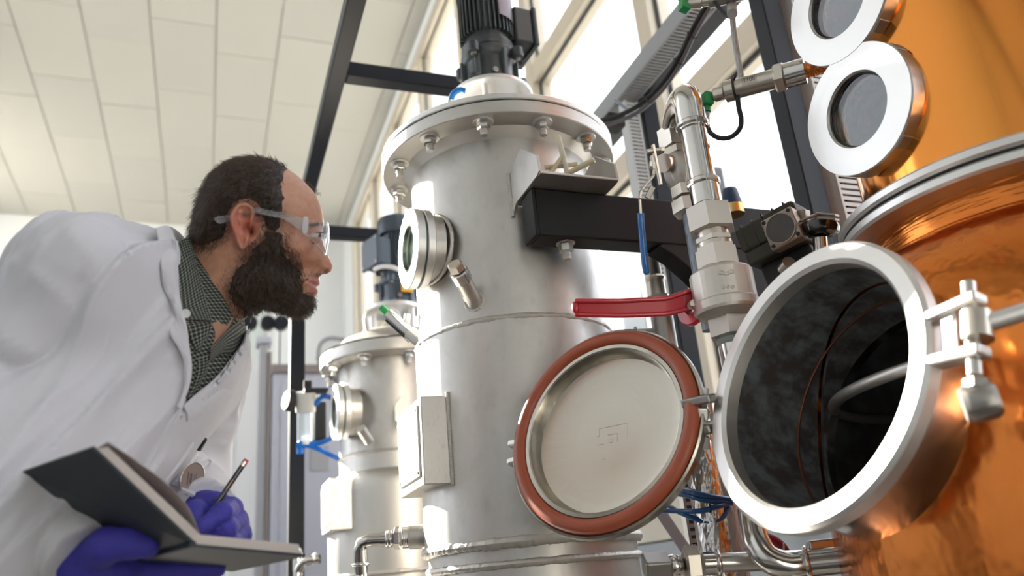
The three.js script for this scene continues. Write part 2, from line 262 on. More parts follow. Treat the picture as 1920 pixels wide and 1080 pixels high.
// geared motor standing on the plate; y0 is its foot
function gearMotor(label, cx, y0, cz, mat, boxTurn, gp) {
  const t = thing('geared_motor', label, 'motor', V(cx, y0, cz), gp), tr = (g) => g.translate(cx, y0, cz);
  part('gear_housing', tr(lathe([[0, 0], [0.05, 0], [0.062, 0.012], [0.063, 0.03], [0.058, 0.045], [0.058, 0.085], [0.064, 0.09], [0.068, 0.096], [0.068, 0.112], [0.06, 0.118], [0, 0.118]], 56)), mat, t);
  for (let i = 0; i < 6; i++) { const a = boxTurn + 0.35 + i * 1.047; part('housing_rib', bar(V(cx + 0.062 * Math.cos(a), y0 + 0.004, cz + 0.062 * Math.sin(a)), V(cx + 0.064 * Math.cos(a), y0 + 0.1, cz + 0.064 * Math.sin(a)), 0.014, 0.016, V(Math.cos(a), 0, Math.sin(a)), 0.004), mat, t); }
  for (let i = 0; i < 4; i++) { const a = boxTurn + 0.9 + i * 1.571, c = V(cx + 0.079 * Math.cos(a), y0, cz + 0.079 * Math.sin(a)); const l = part('mounting_lug', rod(c.clone().setY(y0 + 0.084), c.clone().setY(y0 + 0.108), 0.014), mat, t); part('lug_screw', put(hex(0.013, 0.009), c.clone().setY(y0 + 0.077)), M.steelDark, l); part('foot_lug', [rod(V(c.x + 0.004 * Math.cos(a), y0, c.z), V(c.x, y0 + 0.014, c.z), 0.016), bar(c.clone().setY(y0 + 0.007).lerp(V(cx, y0 + 0.007, cz), 0.1), V(cx, y0 + 0.007, cz), 0.024, 0.012)], mat, t); }
  part('drain_plug', put(hex(0.014, 0.007), V(cx - 0.01, y0 + 0.035, cz + 0.06), V(0, 0, 1)), M.steelDark, t);
  part('motor_flange', tr(lathe([[0, 0.118], [0.062, 0.118], [0.066, 0.124], [0.066, 0.136], [0.055, 0.142], [0.055, 0.16], [0, 0.16]], 56)), mat, t);
  part('motor_body', tr(lathe([[0, 0.14], [0.056, 0.14], [0.056, 0.3], [0, 0.3]], 48)), mat, t);
  const fin = rbox(0.014, 0.13, 0.0042, 0.0015);
  for (let i = 0; i < 34; i++) { const a = boxTurn + i / 34 * 2 * Math.PI, m = shadows(new THREE.Mesh(fin, mat)); if (i < 3 || i > 31) continue; m.name = 'cooling_fin'; m.position.set(0.0615 * Math.cos(a), 0.222, 0.0615 * Math.sin(a)); m.rotation.y = -a; t.add(m); }
  part('fan_cowl', tr(lathe([[0.0695, 0.288], [0.0705, 0.29], [0.0705, 0.348], [0.066, 0.356], [0.02, 0.357], [0.02, 0.352], [0.0, 0.352]], 56)), mat, t);
  // terminal box on the side
  const u = V(Math.cos(boxTurn), 0, Math.sin(boxTurn)), w = V(-u.z, 0, u.x), o = V(cx, y0 + 0.2, cz);
  const B = (p, q, sx, sy, sz, r, dy = 0) => { const g = rbox(sx, sy, sz, r); return g.applyMatrix4(new THREE.Matrix4().makeBasis(u, V(0, 1, 0), w).setPosition(o.clone().addScaledVector(u, p).addScaledVector(w, q).add(V(0, dy, 0)))); };
  const tb = part('connection_box', B(0.083, 0, 0.05, 0.105, 0.1, 0.006), mat, t);
  part('box_base', B(0.062, 0, 0.03, 0.08, 0.08, 0.006), mat, tb);
  part('box_lid', B(0.114, 0, 0.013, 0.118, 0.112, 0.005), mat, tb);
  for (const s of [-1, 1]) for (const e of [-1, 1]) part('lid_screw', put(lathe([[0, 0.003], [0.005, 0.002], [0.005, -0.004]], 12), o.clone().addScaledVector(u, 0.1205).addScaledVector(w, s * 0.045).add(V(0, e * 0.048, 0)), u), M.steelDark, tb);
  const gl = o.clone().addScaledVector(u, 0.085).add(V(0, -0.052, 0));
  part('cable_gland', [put(hex(0.024, 0.014), gl.clone().add(V(0, -0.014, 0))), rod(gl.clone().add(V(0, -0.03, 0)), gl.clone().add(V(0, -0.012, 0)), 0.0095)], M.rubber, tb);
  return t;
}
const motor = gearMotor('dark grey geared motor on top of the large steel tank', CX, 2.212, CZ, M.motor, -0.08);
{ // rating plate, curved on the motor body towards the viewer's side
  const g = new THREE.CylinderGeometry(0.0725, 0.0725, 0.085, 16, 1, true, 0.15, 0.8).translate(CX, 2.45, CZ);
  part('rating_plate', g, M.plate, motor);
}
{ // blue hose loop behind the cover
  const t = thing('blue_air_hose', 'short blue hose loop on the tank cover beside the motor plate', 'hose', at(845, 200, 1.7));
  part('hose', tube([at(845, 196, 1.7), at(847, 182, 1.7), at(853, 173, 1.7), at(862, 169, 1.7), at(872, 171, 1.7)], 0.0065, 30, 10), phys({ color: lin(0.01, 0.17, 0.55), roughness: 0.35, clearcoat: 0.3 }), t);
  part('hose_end', rod(at(845, 200, 1.7), at(845, 188, 1.7), 0.008), M.steel, t);
}
// ---------- second tank farther down the row ----------
const DX = 0.605, DZ = -2.72;
{
  const t = thing('stirred_tank', 'smaller blurred steel tank with domed lid behind the large tank', 'tank', V(DX, 0, DZ)), tr = (g) => g.translate(DX, 0, DZ);
  part('upper_shell', cylShell(0.2, 1.4, 1.84, DX, DZ), M.satin, t);
  part('jacket_shell', tr(lathe([[0.2, 1.475], [0.218, 1.468], [0.238, 1.44], [0.24, 1.41], [0.24, 0.66], [0.22, 0.62]], 96)), M.satin, t);
  part('dished_bottom', tr(lathe([[0.24, 0.66], [0.2, 0.58], [0.13, 0.53], [0.03, 0.51], [0.03, 0.42], [0, 0.42]])), M.satin, t);
  for (let i = 0; i < 3; i++) { const a = 0.4 + i * 2.094, x = DX + 0.18 * Math.cos(a), z = DZ + 0.18 * Math.sin(a); const l = part('leg', rod(V(x, 0.01, z), V(x, 0.62, z), 0.022), M.satin, t); part('foot', rod(V(x, 0, z), V(x, 0.012, z), 0.045), M.satin, l); }
  part('weld_bead', weldRing(0.201, 0.004, 1.53, DX, DZ), M.weld, t);
  part('weld_bead', weldRing(0.2405, 0.006, 1.16, DX, DZ), M.weld, t);
  part('flange', tr(ringGeo(0.262, 0.2, 0.05, 0.006, 96).translate(0, 1.838, 0)), M.satin, t);
  part('domed_lid', tr(lathe([[0.262, 1.888], [0.25, 1.894], [0.225, 1.9], [0.19, 1.935], [0.13, 1.965], [0.08, 1.975], [0, 1.978]], 72)), M.satin, t);
  flangeBolts(t, DX, 1.838, DZ, 0.235, 10, 0.35, 1.15);
  sightGlass(t, V(0.372, 1.665, -2.6), V(-1, 0, 0.02), 0.09, 0.075);
  const a = at(692, 827, 2.53), b = at(676, 803, 2.5);
  part('instrument_stub', rod(a, b, 0.016), M.satin, t);
  const bx = part('terminal_box', boxAt(0.35, 0.43, 1.295, 1.452, -2.76, -2.572, 0.003), M.satin, t);
  part('box_cover', boxAt(0.346, 0.3515, 1.312, 1.438, -2.745, -2.59, 0.0015), M.satin, bx);
  // plate added in place of the sun spot behind the first terminal box
  part('sun_spot_plate', put(extr([[-0.02, 0], [0.02, 0], [0.02, 0.05], [0, 0.075], [-0.02, 0.05]], 0.008, 0.001), at(752, 790, 2.52), V(0, 1, 0)), M.satin, t);
  for (let i = 0; i < 3; i++) { const q = 0.9 + i * 2.094; part('standoff', rod(V(DX + 0.08 * Math.cos(q), 1.965, DZ + 0.08 * Math.sin(q)), V(DX + 0.08 * Math.cos(q), 2.06, DZ + 0.08 * Math.sin(q)), 0.011), M.machined, t); }
  part('motor_plate', tr(lathe([[0, 2.055], [0.1, 2.055], [0.1, 2.068], [0, 2.068]], 56)), M.machined, t);
  part('lid_handle', tube([V(DX - 0.12, 1.94, DZ + 0.12), V(DX - 0.12, 2.0, DZ + 0.12), V(DX - 0.06, 2.02, DZ + 0.14), V(DX - 0.02, 2.0, DZ + 0.14), V(DX - 0.02, 1.95, DZ + 0.14)], 0.009, 40, 10), M.satin, t);
  const m = gearMotor('blue-grey geared motor on the domed lid of the blurred tank', DX + 0.02, 2.068, DZ, M.motorBlue, Math.PI - 0.35);
  part('warning_sticker', put(rbox(0.046, 0.03, 0.001, 0.0003), V(DX + 0.035, 2.125, DZ + 0.0705), V(0, 1, 0.0), V(1, 0, -0.2)), M.yellow, m);
  part('cable', tube([at(702, 505, 2.85), at(715, 500, 2.82), at(735, 501, 2.8), at(752, 508, 2.82)], 0.008, 24, 8), M.white, m);
}
// ---------- steel frame round the tanks ----------
const FL = 0.284, FR = 1.27, FT = 2.55, Q = 0.05;
{
  const t = thing('steel_frame', 'dark painted box section frame standing round the tanks', 'frame', V(0.78, 0, -2));
  for (const [x, z] of [[FL + 0.025, -3.19], [FL + 0.025, 1.6], [FR + 0.03, -3.19], [FR + 0.03, -1.95], [FR + 0.03, -1.335], [FR + 0.03, 1.6]]) {
    const p = part('post', boxAt(x - Q / 2 - 0.004, x + Q / 2 + 0.004, 0, FT - 0.001, z - Q / 2, z + Q / 2, 0.004), M.frame, t);
    part('base_plate', boxAt(x - 0.06, x + 0.06, 0, 0.01, z - 0.06, z + 0.06, 0.002), M.frame, p);
  }
  part('long_beam', boxAt(FL, FL + Q, FT, FT + Q, -3.215, 1.65, 0.004), M.frame, t);
  part('long_beam', boxAt(FR, FR + Q + 0.01, FT, FT + Q, -3.215, 1.65, 0.004), M.frame, t);
  for (const [z, e] of [[-2.04, 0.8], [-3.19, FR], [1.4, FR]]) part('cross_beam', boxAt(FL + Q, e, FT, FT + Q, z - Q / 2, z + Q / 2, 0.004), M.frame, t);
  part('back_panel', boxAt(FL + 0.04, FL + 0.046, 0, 0.001, -3.2, -3.1, 0.0004), M.frame, t);
}
{ // bracket arm carrying the tank
  const t = thing('bracket_arm', 'black rectangular bracket arm under the lug of the large tank', 'bracket', V(0.56, 1.71, -1.298));
  const a = part('arm', boxAt(0.566, 1.272, 1.7105, 1.8105, -1.326, -1.27, 0.005), M.black, t);
  part('end_cap', boxAt(0.56, 0.567, 1.7105, 1.8105, -1.326, -1.27, 0.003), M.black, a);
  // rounded brace under the arm at the post
  const pts = [[1.27, 1.712], [0.84, 1.712], [0.83, 1.706], [0.86, 1.69], [0.9, 1.655], [0.95, 1.6], [1.01, 1.56], [1.1, 1.54], [1.27, 1.53]];
  part('brace', extr(pts, 0.05, 0.003).translate(0, 0, -1.323), M.black, t);
  const b = part('bolt', rod(V(0.632, 1.675, -1.298), V(0.632, 1.84, -1.298), 0.0078), M.steel, t);
  part('washer', ringGeo(0.019, 0.009, 0.003, 0.0006, 28).translate(0.632, 1.7075, -1.298), M.steel, b);
  part('nut', hex(0.025, 0.0165).translate(0.632, 1.6905, -1.298), M.steel, b);
  for (let i = 0; i < 4; i++) part('thread', torus(0.008, 0.0009, 16, 5).translate(0.632, 1.688 - 0.0038 * i, -1.298), M.steel, b);
}

// ---------- copper pot still ----------
const SX = 1.105, SZ = -0.753;
const copperTone = dataTex(512, (u, v) => { const a = tn(u, v, 5, 11), b = tn(u, v, 18, 12), c = Math.max(0, tn(u, v, 11, 13) - 0.35); return [0.97 + 0.03 * b, 0.9 + 0.07 * a - 0.25 * c, 0.86 + 0.12 * a + 0.04 * b - 0.3 * c]; });
const hammered = dataTex(512, (u, v) => 0.5 + 0.32 * tn(u, v, 14, 14) + 0.16 * tn(u, v, 34, 15));
const copperRough = dataTex(256, (u, v) => 0.6 + 0.3 * tn(u, v, 7, 16) + 0.12 * tn(u, v, 30, 17));
M.copper = std({ color: lin(0.8, 0.265, 0.06), metalness: 1, roughness: 0.33, map: copperTone, roughnessMap: copperRough, bumpMap: hammered, bumpScale: 0.0016 });
M.copperColumn = std({ color: lin(0.92, 0.36, 0.075), metalness: 1, roughness: 0.24, map: copperTone, roughnessMap: copperRough, bumpMap: dataTex(256, (u, v) => 0.5 + 0.4 * tn(u, v, 3, 18)), bumpScale: 0.004 });
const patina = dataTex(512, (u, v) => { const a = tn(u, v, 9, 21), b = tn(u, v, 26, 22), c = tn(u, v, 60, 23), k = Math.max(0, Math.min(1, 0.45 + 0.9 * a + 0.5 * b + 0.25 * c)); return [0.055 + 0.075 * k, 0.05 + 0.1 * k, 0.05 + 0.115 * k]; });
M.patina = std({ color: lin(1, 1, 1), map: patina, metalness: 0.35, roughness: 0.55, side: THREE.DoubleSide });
const MN = V(-0.951, 0.302, 0.063).normalize(), MC = V(0.699, 1.308, -0.802);      // manway axis and centre of its rim
const MU = V(0, 1, 0).addScaledVector(MN, -MN.y).normalize(), MV = MN.clone().cross(MU);
const onRim = (deg, r, k = 0) => MC.clone().addScaledVector(MU, r * Math.cos(deg * Math.PI / 180)).addScaledVector(MV, r * Math.sin(deg * Math.PI / 180)).addScaledVector(MN, k);
const still = thing('pot_still', 'shiny copper pot still with open round manway and steel rimmed sight glasses', 'still', V(SX, 0, SZ));
{
  const t = still, tr = (g) => g.translate(SX, 0, SZ);
  const prof = [[0, 0.72], [0.14, 0.74], [0.24, 0.8], [0.31, 0.9], [0.338, 1.02], [0.345, 1.13], [0.338, 1.24], [0.317, 1.34], [0.287, 1.415], [0.254, 1.462], [0.225, 1.484], [0.206, 1.49]];
  const smooth = (pr, n) => new THREE.SplineCurve(pr.map(([a, b]) => new THREE.Vector2(a, b))).getPoints(n).map((q) => [q.x, q.y]);
  const shell = (pr, off) => new THREE.LatheGeometry([...smooth(pr, 44).map(([r, y]) => new THREE.Vector2(Math.max(0, r - off), y)), new THREE.Vector2(0.2 - off, 1.494), new THREE.Vector2(0, 1.494)], 96);
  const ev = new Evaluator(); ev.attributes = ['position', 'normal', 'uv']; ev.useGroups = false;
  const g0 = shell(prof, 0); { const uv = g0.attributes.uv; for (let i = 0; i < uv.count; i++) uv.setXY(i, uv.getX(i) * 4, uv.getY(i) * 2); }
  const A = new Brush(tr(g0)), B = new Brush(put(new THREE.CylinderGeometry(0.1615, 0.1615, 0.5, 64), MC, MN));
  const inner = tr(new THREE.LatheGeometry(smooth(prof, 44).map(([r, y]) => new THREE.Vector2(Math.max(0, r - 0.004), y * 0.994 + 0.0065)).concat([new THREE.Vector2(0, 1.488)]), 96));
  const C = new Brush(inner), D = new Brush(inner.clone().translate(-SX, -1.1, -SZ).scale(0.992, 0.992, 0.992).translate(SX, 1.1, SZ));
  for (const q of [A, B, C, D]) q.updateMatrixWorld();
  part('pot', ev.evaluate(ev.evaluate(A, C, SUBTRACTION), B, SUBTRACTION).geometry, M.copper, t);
  const liner = part('pot_shade_liner', ev.evaluate(ev.evaluate(C, D, SUBTRACTION), B, SUBTRACTION).geometry, M.patina, t, "added dark liner that paints the shade inside the pot, in the blue-grey patina of the neck");  // liner added to put the pot's inner shade into colour, patina like the neck
  part('heating_coil', tr(torus(0.2, 0.016, 80, 12).translate(0, 1.03, 0)), M.steel, liner);
  part('heating_coil', tr(torus(0.2, 0.016, 80, 12).translate(0, 0.95, 0)), M.steel, liner);
  part('inner_seam', tr(torus(0.304, 0.008, 120, 10).translate(0, 1.305, 0)), M.satin, liner);
  part('stirrer_rod', rod(V(SX, 0.76, SZ), V(SX, 1.48, SZ), 0.008), M.steelDark, liner);
  part('pot_seam', tr(torus(0.208, 0.005, 96, 10).translate(0, 1.489, 0)), M.copper, t);
  part('neck', tr(lathe([[0.2, 1.484], [0.2, 1.54], [0.205, 1.544]], 96)), M.copper, t);
  part('lower_clamp_ring', tr(ringGeo(0.241, 0.19, 0.017, 0.004, 120).translate(0, 1.5335, 0)), M.machined, t);
  part('clamp_gasket', tr(ringGeo(0.234, 0.19, 0.006, 0.001, 96).translate(0, 1.5495, 0)), M.rubber, t);
  part('upper_clamp_ring', tr(ringGeo(0.241, 0.19, 0.017, 0.004, 120).translate(0, 1.555, 0)), M.machined, t);
  const colG = lathe([[0.188, 1.57], [0.192, 1.57], [0.192, 2.9], [0.188, 2.9], [0.188, 1.57]], 96); { const uv = colG.attributes.uv, q = colG.attributes.position; for (let i = 0; i < uv.count; i++) uv.setXY(i, uv.getX(i) * 0.9, q.getY(i) * 0.35); }
  let colB = new Brush(tr(colG)); colB.updateMatrixWorld();
  for (const [y, z] of [[1.722, -0.784], [1.909, -0.767]]) { const h = new Brush(put(new THREE.CylinderGeometry(0.0618, 0.0618, 0.2, 48), V(0.93, y, z), V(-1, 0, 0.04))); h.updateMatrixWorld(); colB = ev.evaluate(colB, h, SUBTRACTION); colB.updateMatrixWorld(); }
  part('column', colB.geometry, M.copperColumn, t);
  part('column_seam', rod(V(SX + 0.02, 1.572, SZ + 0.1925), V(SX + 0.02, 2.9, SZ + 0.1925), 0.004), M.copperColumn, t);
  part('column_head', tr(lathe([[0.192, 2.9], [0.17, 2.97], [0.1, 3.02], [0.06, 3.08], [0.06, 3.2], [0, 3.2]])), M.copperColumn, t);
  part('stand', tr(lathe([[0.2, 0], [0.23, 0], [0.23, 0.04], [0.21, 0.05], [0.21, 0.75], [0.2, 0.78]], 64)), M.steel, t);
  // two sight glasses on the column
  for (const [y, z] of [[1.722, -0.784], [1.909, -0.767]]) {
    const d = V(-1, 0, 0.04).normalize(), c = V(0.89, y, z), P = (g, m, name, par) => part(name, put(g, c, d, V(0, 1, 0)), m, par);
    const nz = P(lathe([[0.07, -0.1], [0.07, -0.036], [0.062, -0.036], [0.062, -0.1]], 64), M.copper, 'sight_nozzle', t);
    P(lathe([[0.06, -0.044], [0.0985, -0.044], [0.0985, -0.0315], [0.097, -0.03], [0.097, -0.026], [0.1, -0.024], [0.1, -0.0035], [0.0965, 0], [0.0585, 0], [0.056, -0.003], [0.056, -0.014], [0.06, -0.014]], 96), M.steel, 'nut_ring', nz);
    for (let i = 0; i < 4; i++) { const a = 0.55 + i * 1.571; P(rbox(0.012, 0.0205, 0.02, 0.0015).translate(0.096, -0.0139, 0).rotateY(a), M.steelDark, 'spanner_slot', nz); }
    P(lathe([[0.0585, 0.0006], [0.0995, 0.0006]].concat([[0.0995, 0.0002]]), 96), M.machined, 'ring_face', nz);
    P(torus(0.0555, 0.0022, 72, 8).translate(0, -0.01, 0), M.rubber, 'glass_seal', nz);
    P(new THREE.CylinderGeometry(0.056, 0.056, 0.01, 56).translate(0, -0.0145, 0), phys({ color: lin(0.75, 0.8, 0.75), transmission: 1, thickness: 0.01, roughness: 0.015, ior: 1.52 }), 'glass', nz);
  }
  // manway: neck, rim, hinge lugs
  const P = (g, m, name, par) => part(name, put(g, MC, MN, MU), m, par);
  const neck = P(lathe([[0.1685, -0.21], [0.1685, -0.016]], 96), M.polished, 'manway_neck', t);
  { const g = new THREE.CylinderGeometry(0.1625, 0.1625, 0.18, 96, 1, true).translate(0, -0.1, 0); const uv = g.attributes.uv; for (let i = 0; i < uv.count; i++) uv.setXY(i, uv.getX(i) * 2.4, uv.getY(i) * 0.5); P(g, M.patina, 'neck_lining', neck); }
  P(torus(0.1622, 0.0022, 96, 8).translate(0, -0.135, 0), std({ color: lin(0.14, 0.055, 0.035), metalness: 0.8, roughness: 0.5 }), 'inner_edge', neck);
  P(lathe([[0.1605, -0.024], [0.186, -0.024], [0.19, -0.02], [0.19, -0.005], [0.185, 0], [0.1655, 0], [0.1605, -0.005], [0.1605, -0.024]], 120), M.machined, 'manway_rim', neck);
  for (const k of [-1, 1]) { // hinge plates on the side of the lid
    const p = onRim(88 + k * 6.2, 0.186, -0.013), q = onRim(88 + k * 6.0, 0.222, -0.006);
    part('hinge_plate', bar(p, q, 0.02, 0.009, MU), M.machined, neck);
  }
  // fork with swing bolt opposite
  const F = (k, r, h) => onRim(270 + k, r, h);
  for (const k of [-1, 1]) part('fork_prong', bar(F(k * 8.2, 0.183, -0.012), F(k * 7, 0.247, -0.012), 0.022, 0.013, MU, 0.004), M.machined, neck);
  part('fork_bridge', bar(F(-7.5, 0.207, -0.012), F(7.5, 0.207, -0.012), 0.018, 0.008, MN, 0.003), M.machined, neck);
  part('fork_pin', rod(F(-13, 0.236, -0.014), F(13, 0.236, -0.014), 0.0075), M.steel, neck);
  part('pin_head', put(hex(0.022, 0.012), F(-14, 0.238, -0.014), MU.clone().negate()), M.steelDark, neck);
  part('swing_bolt_eye', put(new THREE.CylinderGeometry(0.015, 0.015, 0.03, 28), F(0, 0.236, -0.014), MU), M.nickel, neck);
  part('swing_bolt', rod(F(0, 0.24, -0.014), F(0, 0.24, -0.014).add(V(0.12, 0.024, 0.095)), 0.0095), M.machined, neck);
  part('clamp_knob', put(lathe([[0, -0.016], [0.016, -0.016], [0.019, -0.011], [0.019, 0.011], [0.016, 0.016], [0, 0.016]], 28), F(-19, 0.242, -0.02), V(0.6, 0.05, 0.6)), M.steelDark, neck);
}
{ // open manway lid beside the still
  const N = V(-0.8, 0.287, 0.526).normalize(), C = V(0.577, 1.319, -1.139), LS = 0.925, U = V(0, 1, 0).addScaledVector(N, -N.y).normalize(), W = N.clone().cross(U);
  const t = thing('manway_lid', 'open round steel manway lid with a thick red rubber gasket', 'lid', C);
  const P = (g, m, name, par) => part(name, put(g.scale(LS, LS, LS), C, N, U), m, par), on = (deg, r, k = 0) => C.clone().addScaledVector(U, LS * r * Math.cos(deg * Math.PI / 180)).addScaledVector(W, LS * r * Math.sin(deg * Math.PI / 180)).addScaledVector(N, k);
  const dish = P(lathe([[0, -0.036], [0.06, -0.0355], [0.12, -0.033], [0.1425, -0.0285], [0.1465, -0.022], [0.1485, -0.002], [0.1505, 0], [0.157, 0], [0.1585, -0.003], [0.1585, -0.013], [0.183, -0.013], [0.1845, -0.004], [0.187, -0.0025], [0.19, -0.005], [0.19, -0.018], [0.185, -0.024], [0.15, -0.03], [0.12, -0.043], [0, -0.05]], 128), std({ color: lin(0.55, 0.52, 0.46), metalness: 1, roughness: 0.55, roughnessMap: brushed }), 'lid_dish', t);
  P(new THREE.TorusGeometry(0.1709, 0.0128, 20, 140).rotateX(Math.PI / 2).scale(1, 0.92, 1).translate(0, -0.003, 0), phys({ color: lin(0.36, 0.075, 0.03), roughness: 0.42, clearcoat: 0.15, clearcoatRoughness: 0.5 }), 'gasket', t, 'red rubber gasket');
  // faint stamped mark in the middle of the dish
  const mark = (x0, x1, y0, y1) => put(rbox(Math.max(0.0012, Math.abs(x1 - x0)), 0.0008, Math.max(0.0012, Math.abs(y1 - y0)), 0.0004), C.clone().addScaledVector(U, (y0 + y1) / 2).addScaledVector(W, (x0 + x1) / 2).addScaledVector(N, -0.0331), N, W);
  part('stamped_mark', [mark(-0.03, 0.022, 0.014, 0.014), mark(-0.03, -0.03, -0.012, 0.014), mark(0.022, 0.026, 0.0, 0.014), mark(-0.012, 0.006, 0.0, 0.0), mark(-0.012, -0.012, -0.014, 0.0), mark(0.012, 0.026, -0.014, -0.014), mark(-0.004, 0.004, -0.014, -0.008)], dish.material, dish);
  for (const k of [-1, 1]) part('clasp_prong', bar(on(93 + k * 5.2, 0.184, -0.012), on(93 + k * 5.2, 0.204, -0.012), 0.018, 0.011, U, 0.003), M.machined, t);
  for (const [y0, y1] of [[757, 746], [817, 803]]) part('hinge_arm', bar(at(1283, y0, 1.2), at(1337, y1, 1.165), 0.022, 0.014, UP, 0.004), M.steelDark, t);
  for (const [x, y] of [[1316, 776], [1319, 829]]) part('hinge_block', put(rbox(0.016, 0.02, 0.018, 0.003), at(x, y, 1.18), UP, RIGHT), M.machined, t);
  part('hinge_pin', rod(onRim(98, 0.222, -0.004), onRim(78, 0.222, -0.004), 0.006), M.machined, t);
  part('hinge_block', bar(onRim(90.5, 0.222, -0.004), onRim(86, 0.222, -0.004), 0.02, 0.02, MN, 0.004), M.machined, t);
}

// ---------- pipework and valves ----------
const projY = (p) => { const v = p.clone().sub(EYE); return 540 - FOCAL * v.dot(UP) / -v.dot(BACK); };
// height at which the upright line through p is seen at picture row py
const yAt = (p, py) => { let a = 0, b = 4; for (let i = 0; i < 40; i++) { const m = (a + b) / 2; projY(V(p.x, m, p.z)) > py ? a = m : b = m; } return (a + b) / 2; };
// flat strip between two edge lines, with thickness along n
function ribbonLater(e0, e1, n, thick = 0.004) {
  const c0 = new THREE.CatmullRomCurve3(e0, false, 'catmullrom', 0.2), c1 = new THREE.CatmullRomCurve3(e1, false, 'catmullrom', 0.2), P = [], k = 40, tri = (...v) => v.forEach((q) => P.push(q.x, q.y, q.z));
  for (let i = 0; i < k; i++) { const [a, b, c, d] = [c0.getPoint(i / k), c1.getPoint(i / k), c0.getPoint((i + 1) / k), c1.getPoint((i + 1) / k)], o = (q, s) => q.clone().addScaledVector(n, s * thick / 2 - 0.002); tri(o(a, 1), o(b, 1), o(c, 1), o(b, 1), o(d, 1), o(c, 1), o(a, -1), o(c, -1), o(b, -1), o(b, -1), o(c, -1), o(d, -1)); }
  const g = new THREE.BufferGeometry(); g.setAttribute('position', new THREE.Float32BufferAttribute(P, 3)); g.computeVertexNormals(); return g;
}
{ // U-shaped riser: front leg with the red lever valve, rear leg with the blue lever valve
  const K = 1.1, A = at(1333, 420, 1.320), B = at(1279, 330, 1.47), y = (py) => yAt(A, py), yb = (py) => yAt(B, py);
  const t = thing('red_lever_valve', 'upright steel pipe with large ball valve and red lever', 'valve', V(A.x, y(690), A.z));
  const C = (py0, py1, r) => rod(V(A.x, y(py0), A.z), V(A.x, y(py1), A.z), r * K, r * K, 36), H = (py0, py1, af) => { const a = y(py0), b = y(py1); return hex(af * K, b - a, 0.06).rotateY(0.35).translate(A.x, a, A.z); };
  const ringAt = (py, r0, h, r = r0 * K) => lathe([[r * 0.8, -h / 2], [r * 0.93, -h / 2], [r, -h / 4], [r, h / 4], [r * 0.93, h / 2], [r * 0.8, h / 2]], 40).translate(A.x, y(py), A.z);
  part('pipe', C(395, 225, 0.0205), M.polished, t);
  part('press_bead', ringAt(237, 0.0262, 0.011), M.polished, t); part('press_bead', ringAt(345, 0.0258, 0.011), M.polished, t);
  part('press_socket', C(385, 350, 0.0228), M.polished, t); part('press_socket', C(245, 215, 0.0235), M.polished, t);
  const top = y(205);
  part('return_bend', tube([V(A.x, top - 0.03, A.z), V(A.x, top + 0.012, A.z), V(A.x + (B.x - A.x) * 0.12, top + 0.03, A.z + (B.z - A.z) * 0.12), V((A.x + B.x) / 2, top + 0.038, (A.z + B.z) / 2), V(B.x - (B.x - A.x) * 0.12, top + 0.025, B.z - (B.z - A.z) * 0.12), V(B.x, top, B.z), V(B.x, top - 0.03, B.z)], 0.0232 * K, 60, 24), M.polished, t);
  part('union_nut', H(437, 390, 0.062), M.cast, t);
  part('union_neck', C(452, 432, 0.024), M.nickel, t); part('hexagon_ring', H(459, 447, 0.05), M.cast, t);
  part('union_neck', C(466, 458, 0.026), M.nickel, t); part('hexagon_ring', H(474, 464, 0.052), M.cast, t);
  part('body_hexagon', H(517, 471, 0.058), M.cast, t);
  const body = part('valve_body', lathe([[0, y(599)], [0.034, y(599)], [0.0455, y(589)], [0.047, y(584)], [0.047, y(570)], [0.0455, y(567)], [0.0455, y(516)], [0.0435, y(512)], [0.034, y(507)], [0.03, y(503)], [0, y(503)]].map(([r, h]) => [r * K, h]), 64, 0.3).translate(A.x, 0, A.z), M.cast, t);
  // raised characters cast on the body
  for (const [a, py, w, h] of [[2.18, 530, 0.008, 0.012], [2.02, 533, 0.007, 0.011], [1.86, 530, 0.008, 0.012], [2.2, 556, 0.006, 0.006], [2.06, 557, 0.006, 0.006], [1.92, 558, 0.006, 0.006]]) part('cast_mark', put(ringGeo(w / 2, w / 4, 0.0022, 0.0004, 12).scale(1, 1, h / w), V(A.x + 0.0446 * K * Math.cos(a), y(py), A.z + 0.0446 * K * Math.sin(a)), V(Math.cos(a), 0, Math.sin(a)), V(0, 1, 0)), M.cast, body);
  part('body_hexagon', H(634, 592, 0.056), M.cast, t);
  part('thread_seal', C(646, 632, 0.0235), std({ color: lin(0.3, 0.32, 0.29), roughness: 0.8 }), t);
  part('pipe', C(900, 640, 0.022), M.polished, t);
  // lever
  const s0 = at(1302, 574, 1.293), e = at(1079, 577, 1.276), mid = at(1248, 574, 1.287), mid2 = at(1282, 565, 1.293);
  part('stem', rod(at(1318, 575, 1.309), at(1294, 573, 1.287), 0.006), M.nickel, t);
  const w = UP.clone(), zf = BACK.clone();
  const prof = [[e, 0.0101], [at(1085, 577, 1.276), 0.0108], [at(1160, 578, 1.279), 0.0115], [mid, 0.0123], [mid2, 0.0137], [at(1296, 562, 1.293), 0.0143]];
  const up = prof.map(([p, h]) => p.clone().addScaledVector(w, h)), dn = prof.map(([p, h]) => p.clone().addScaledVector(w, -h * (1)));
  const rail = (list, r) => tube(list, r, 60, 10, 0.2);
  const lev = part('red_lever', [rail(up, 0.0042), rail(dn, 0.0042), put(new THREE.SphereGeometry(0.009, 20, 14).scale(0.7, 1.2, 0.7), e)], M.red, t, 'red cast lever');
  part('lever_web', ribbonLater(up, dn, zf), M.red, lev);
  const hub = at(1308, 580, 1.296);
  part('lever_hub', [put(ringGeo(0.0285, 0.009, 0.01, 0.002, 36), hub.clone().addScaledVector(RIGHT, -0.006).addScaledVector(zf, 0.0), V(-0.96, 0.1, 0.25))], M.red, lev);
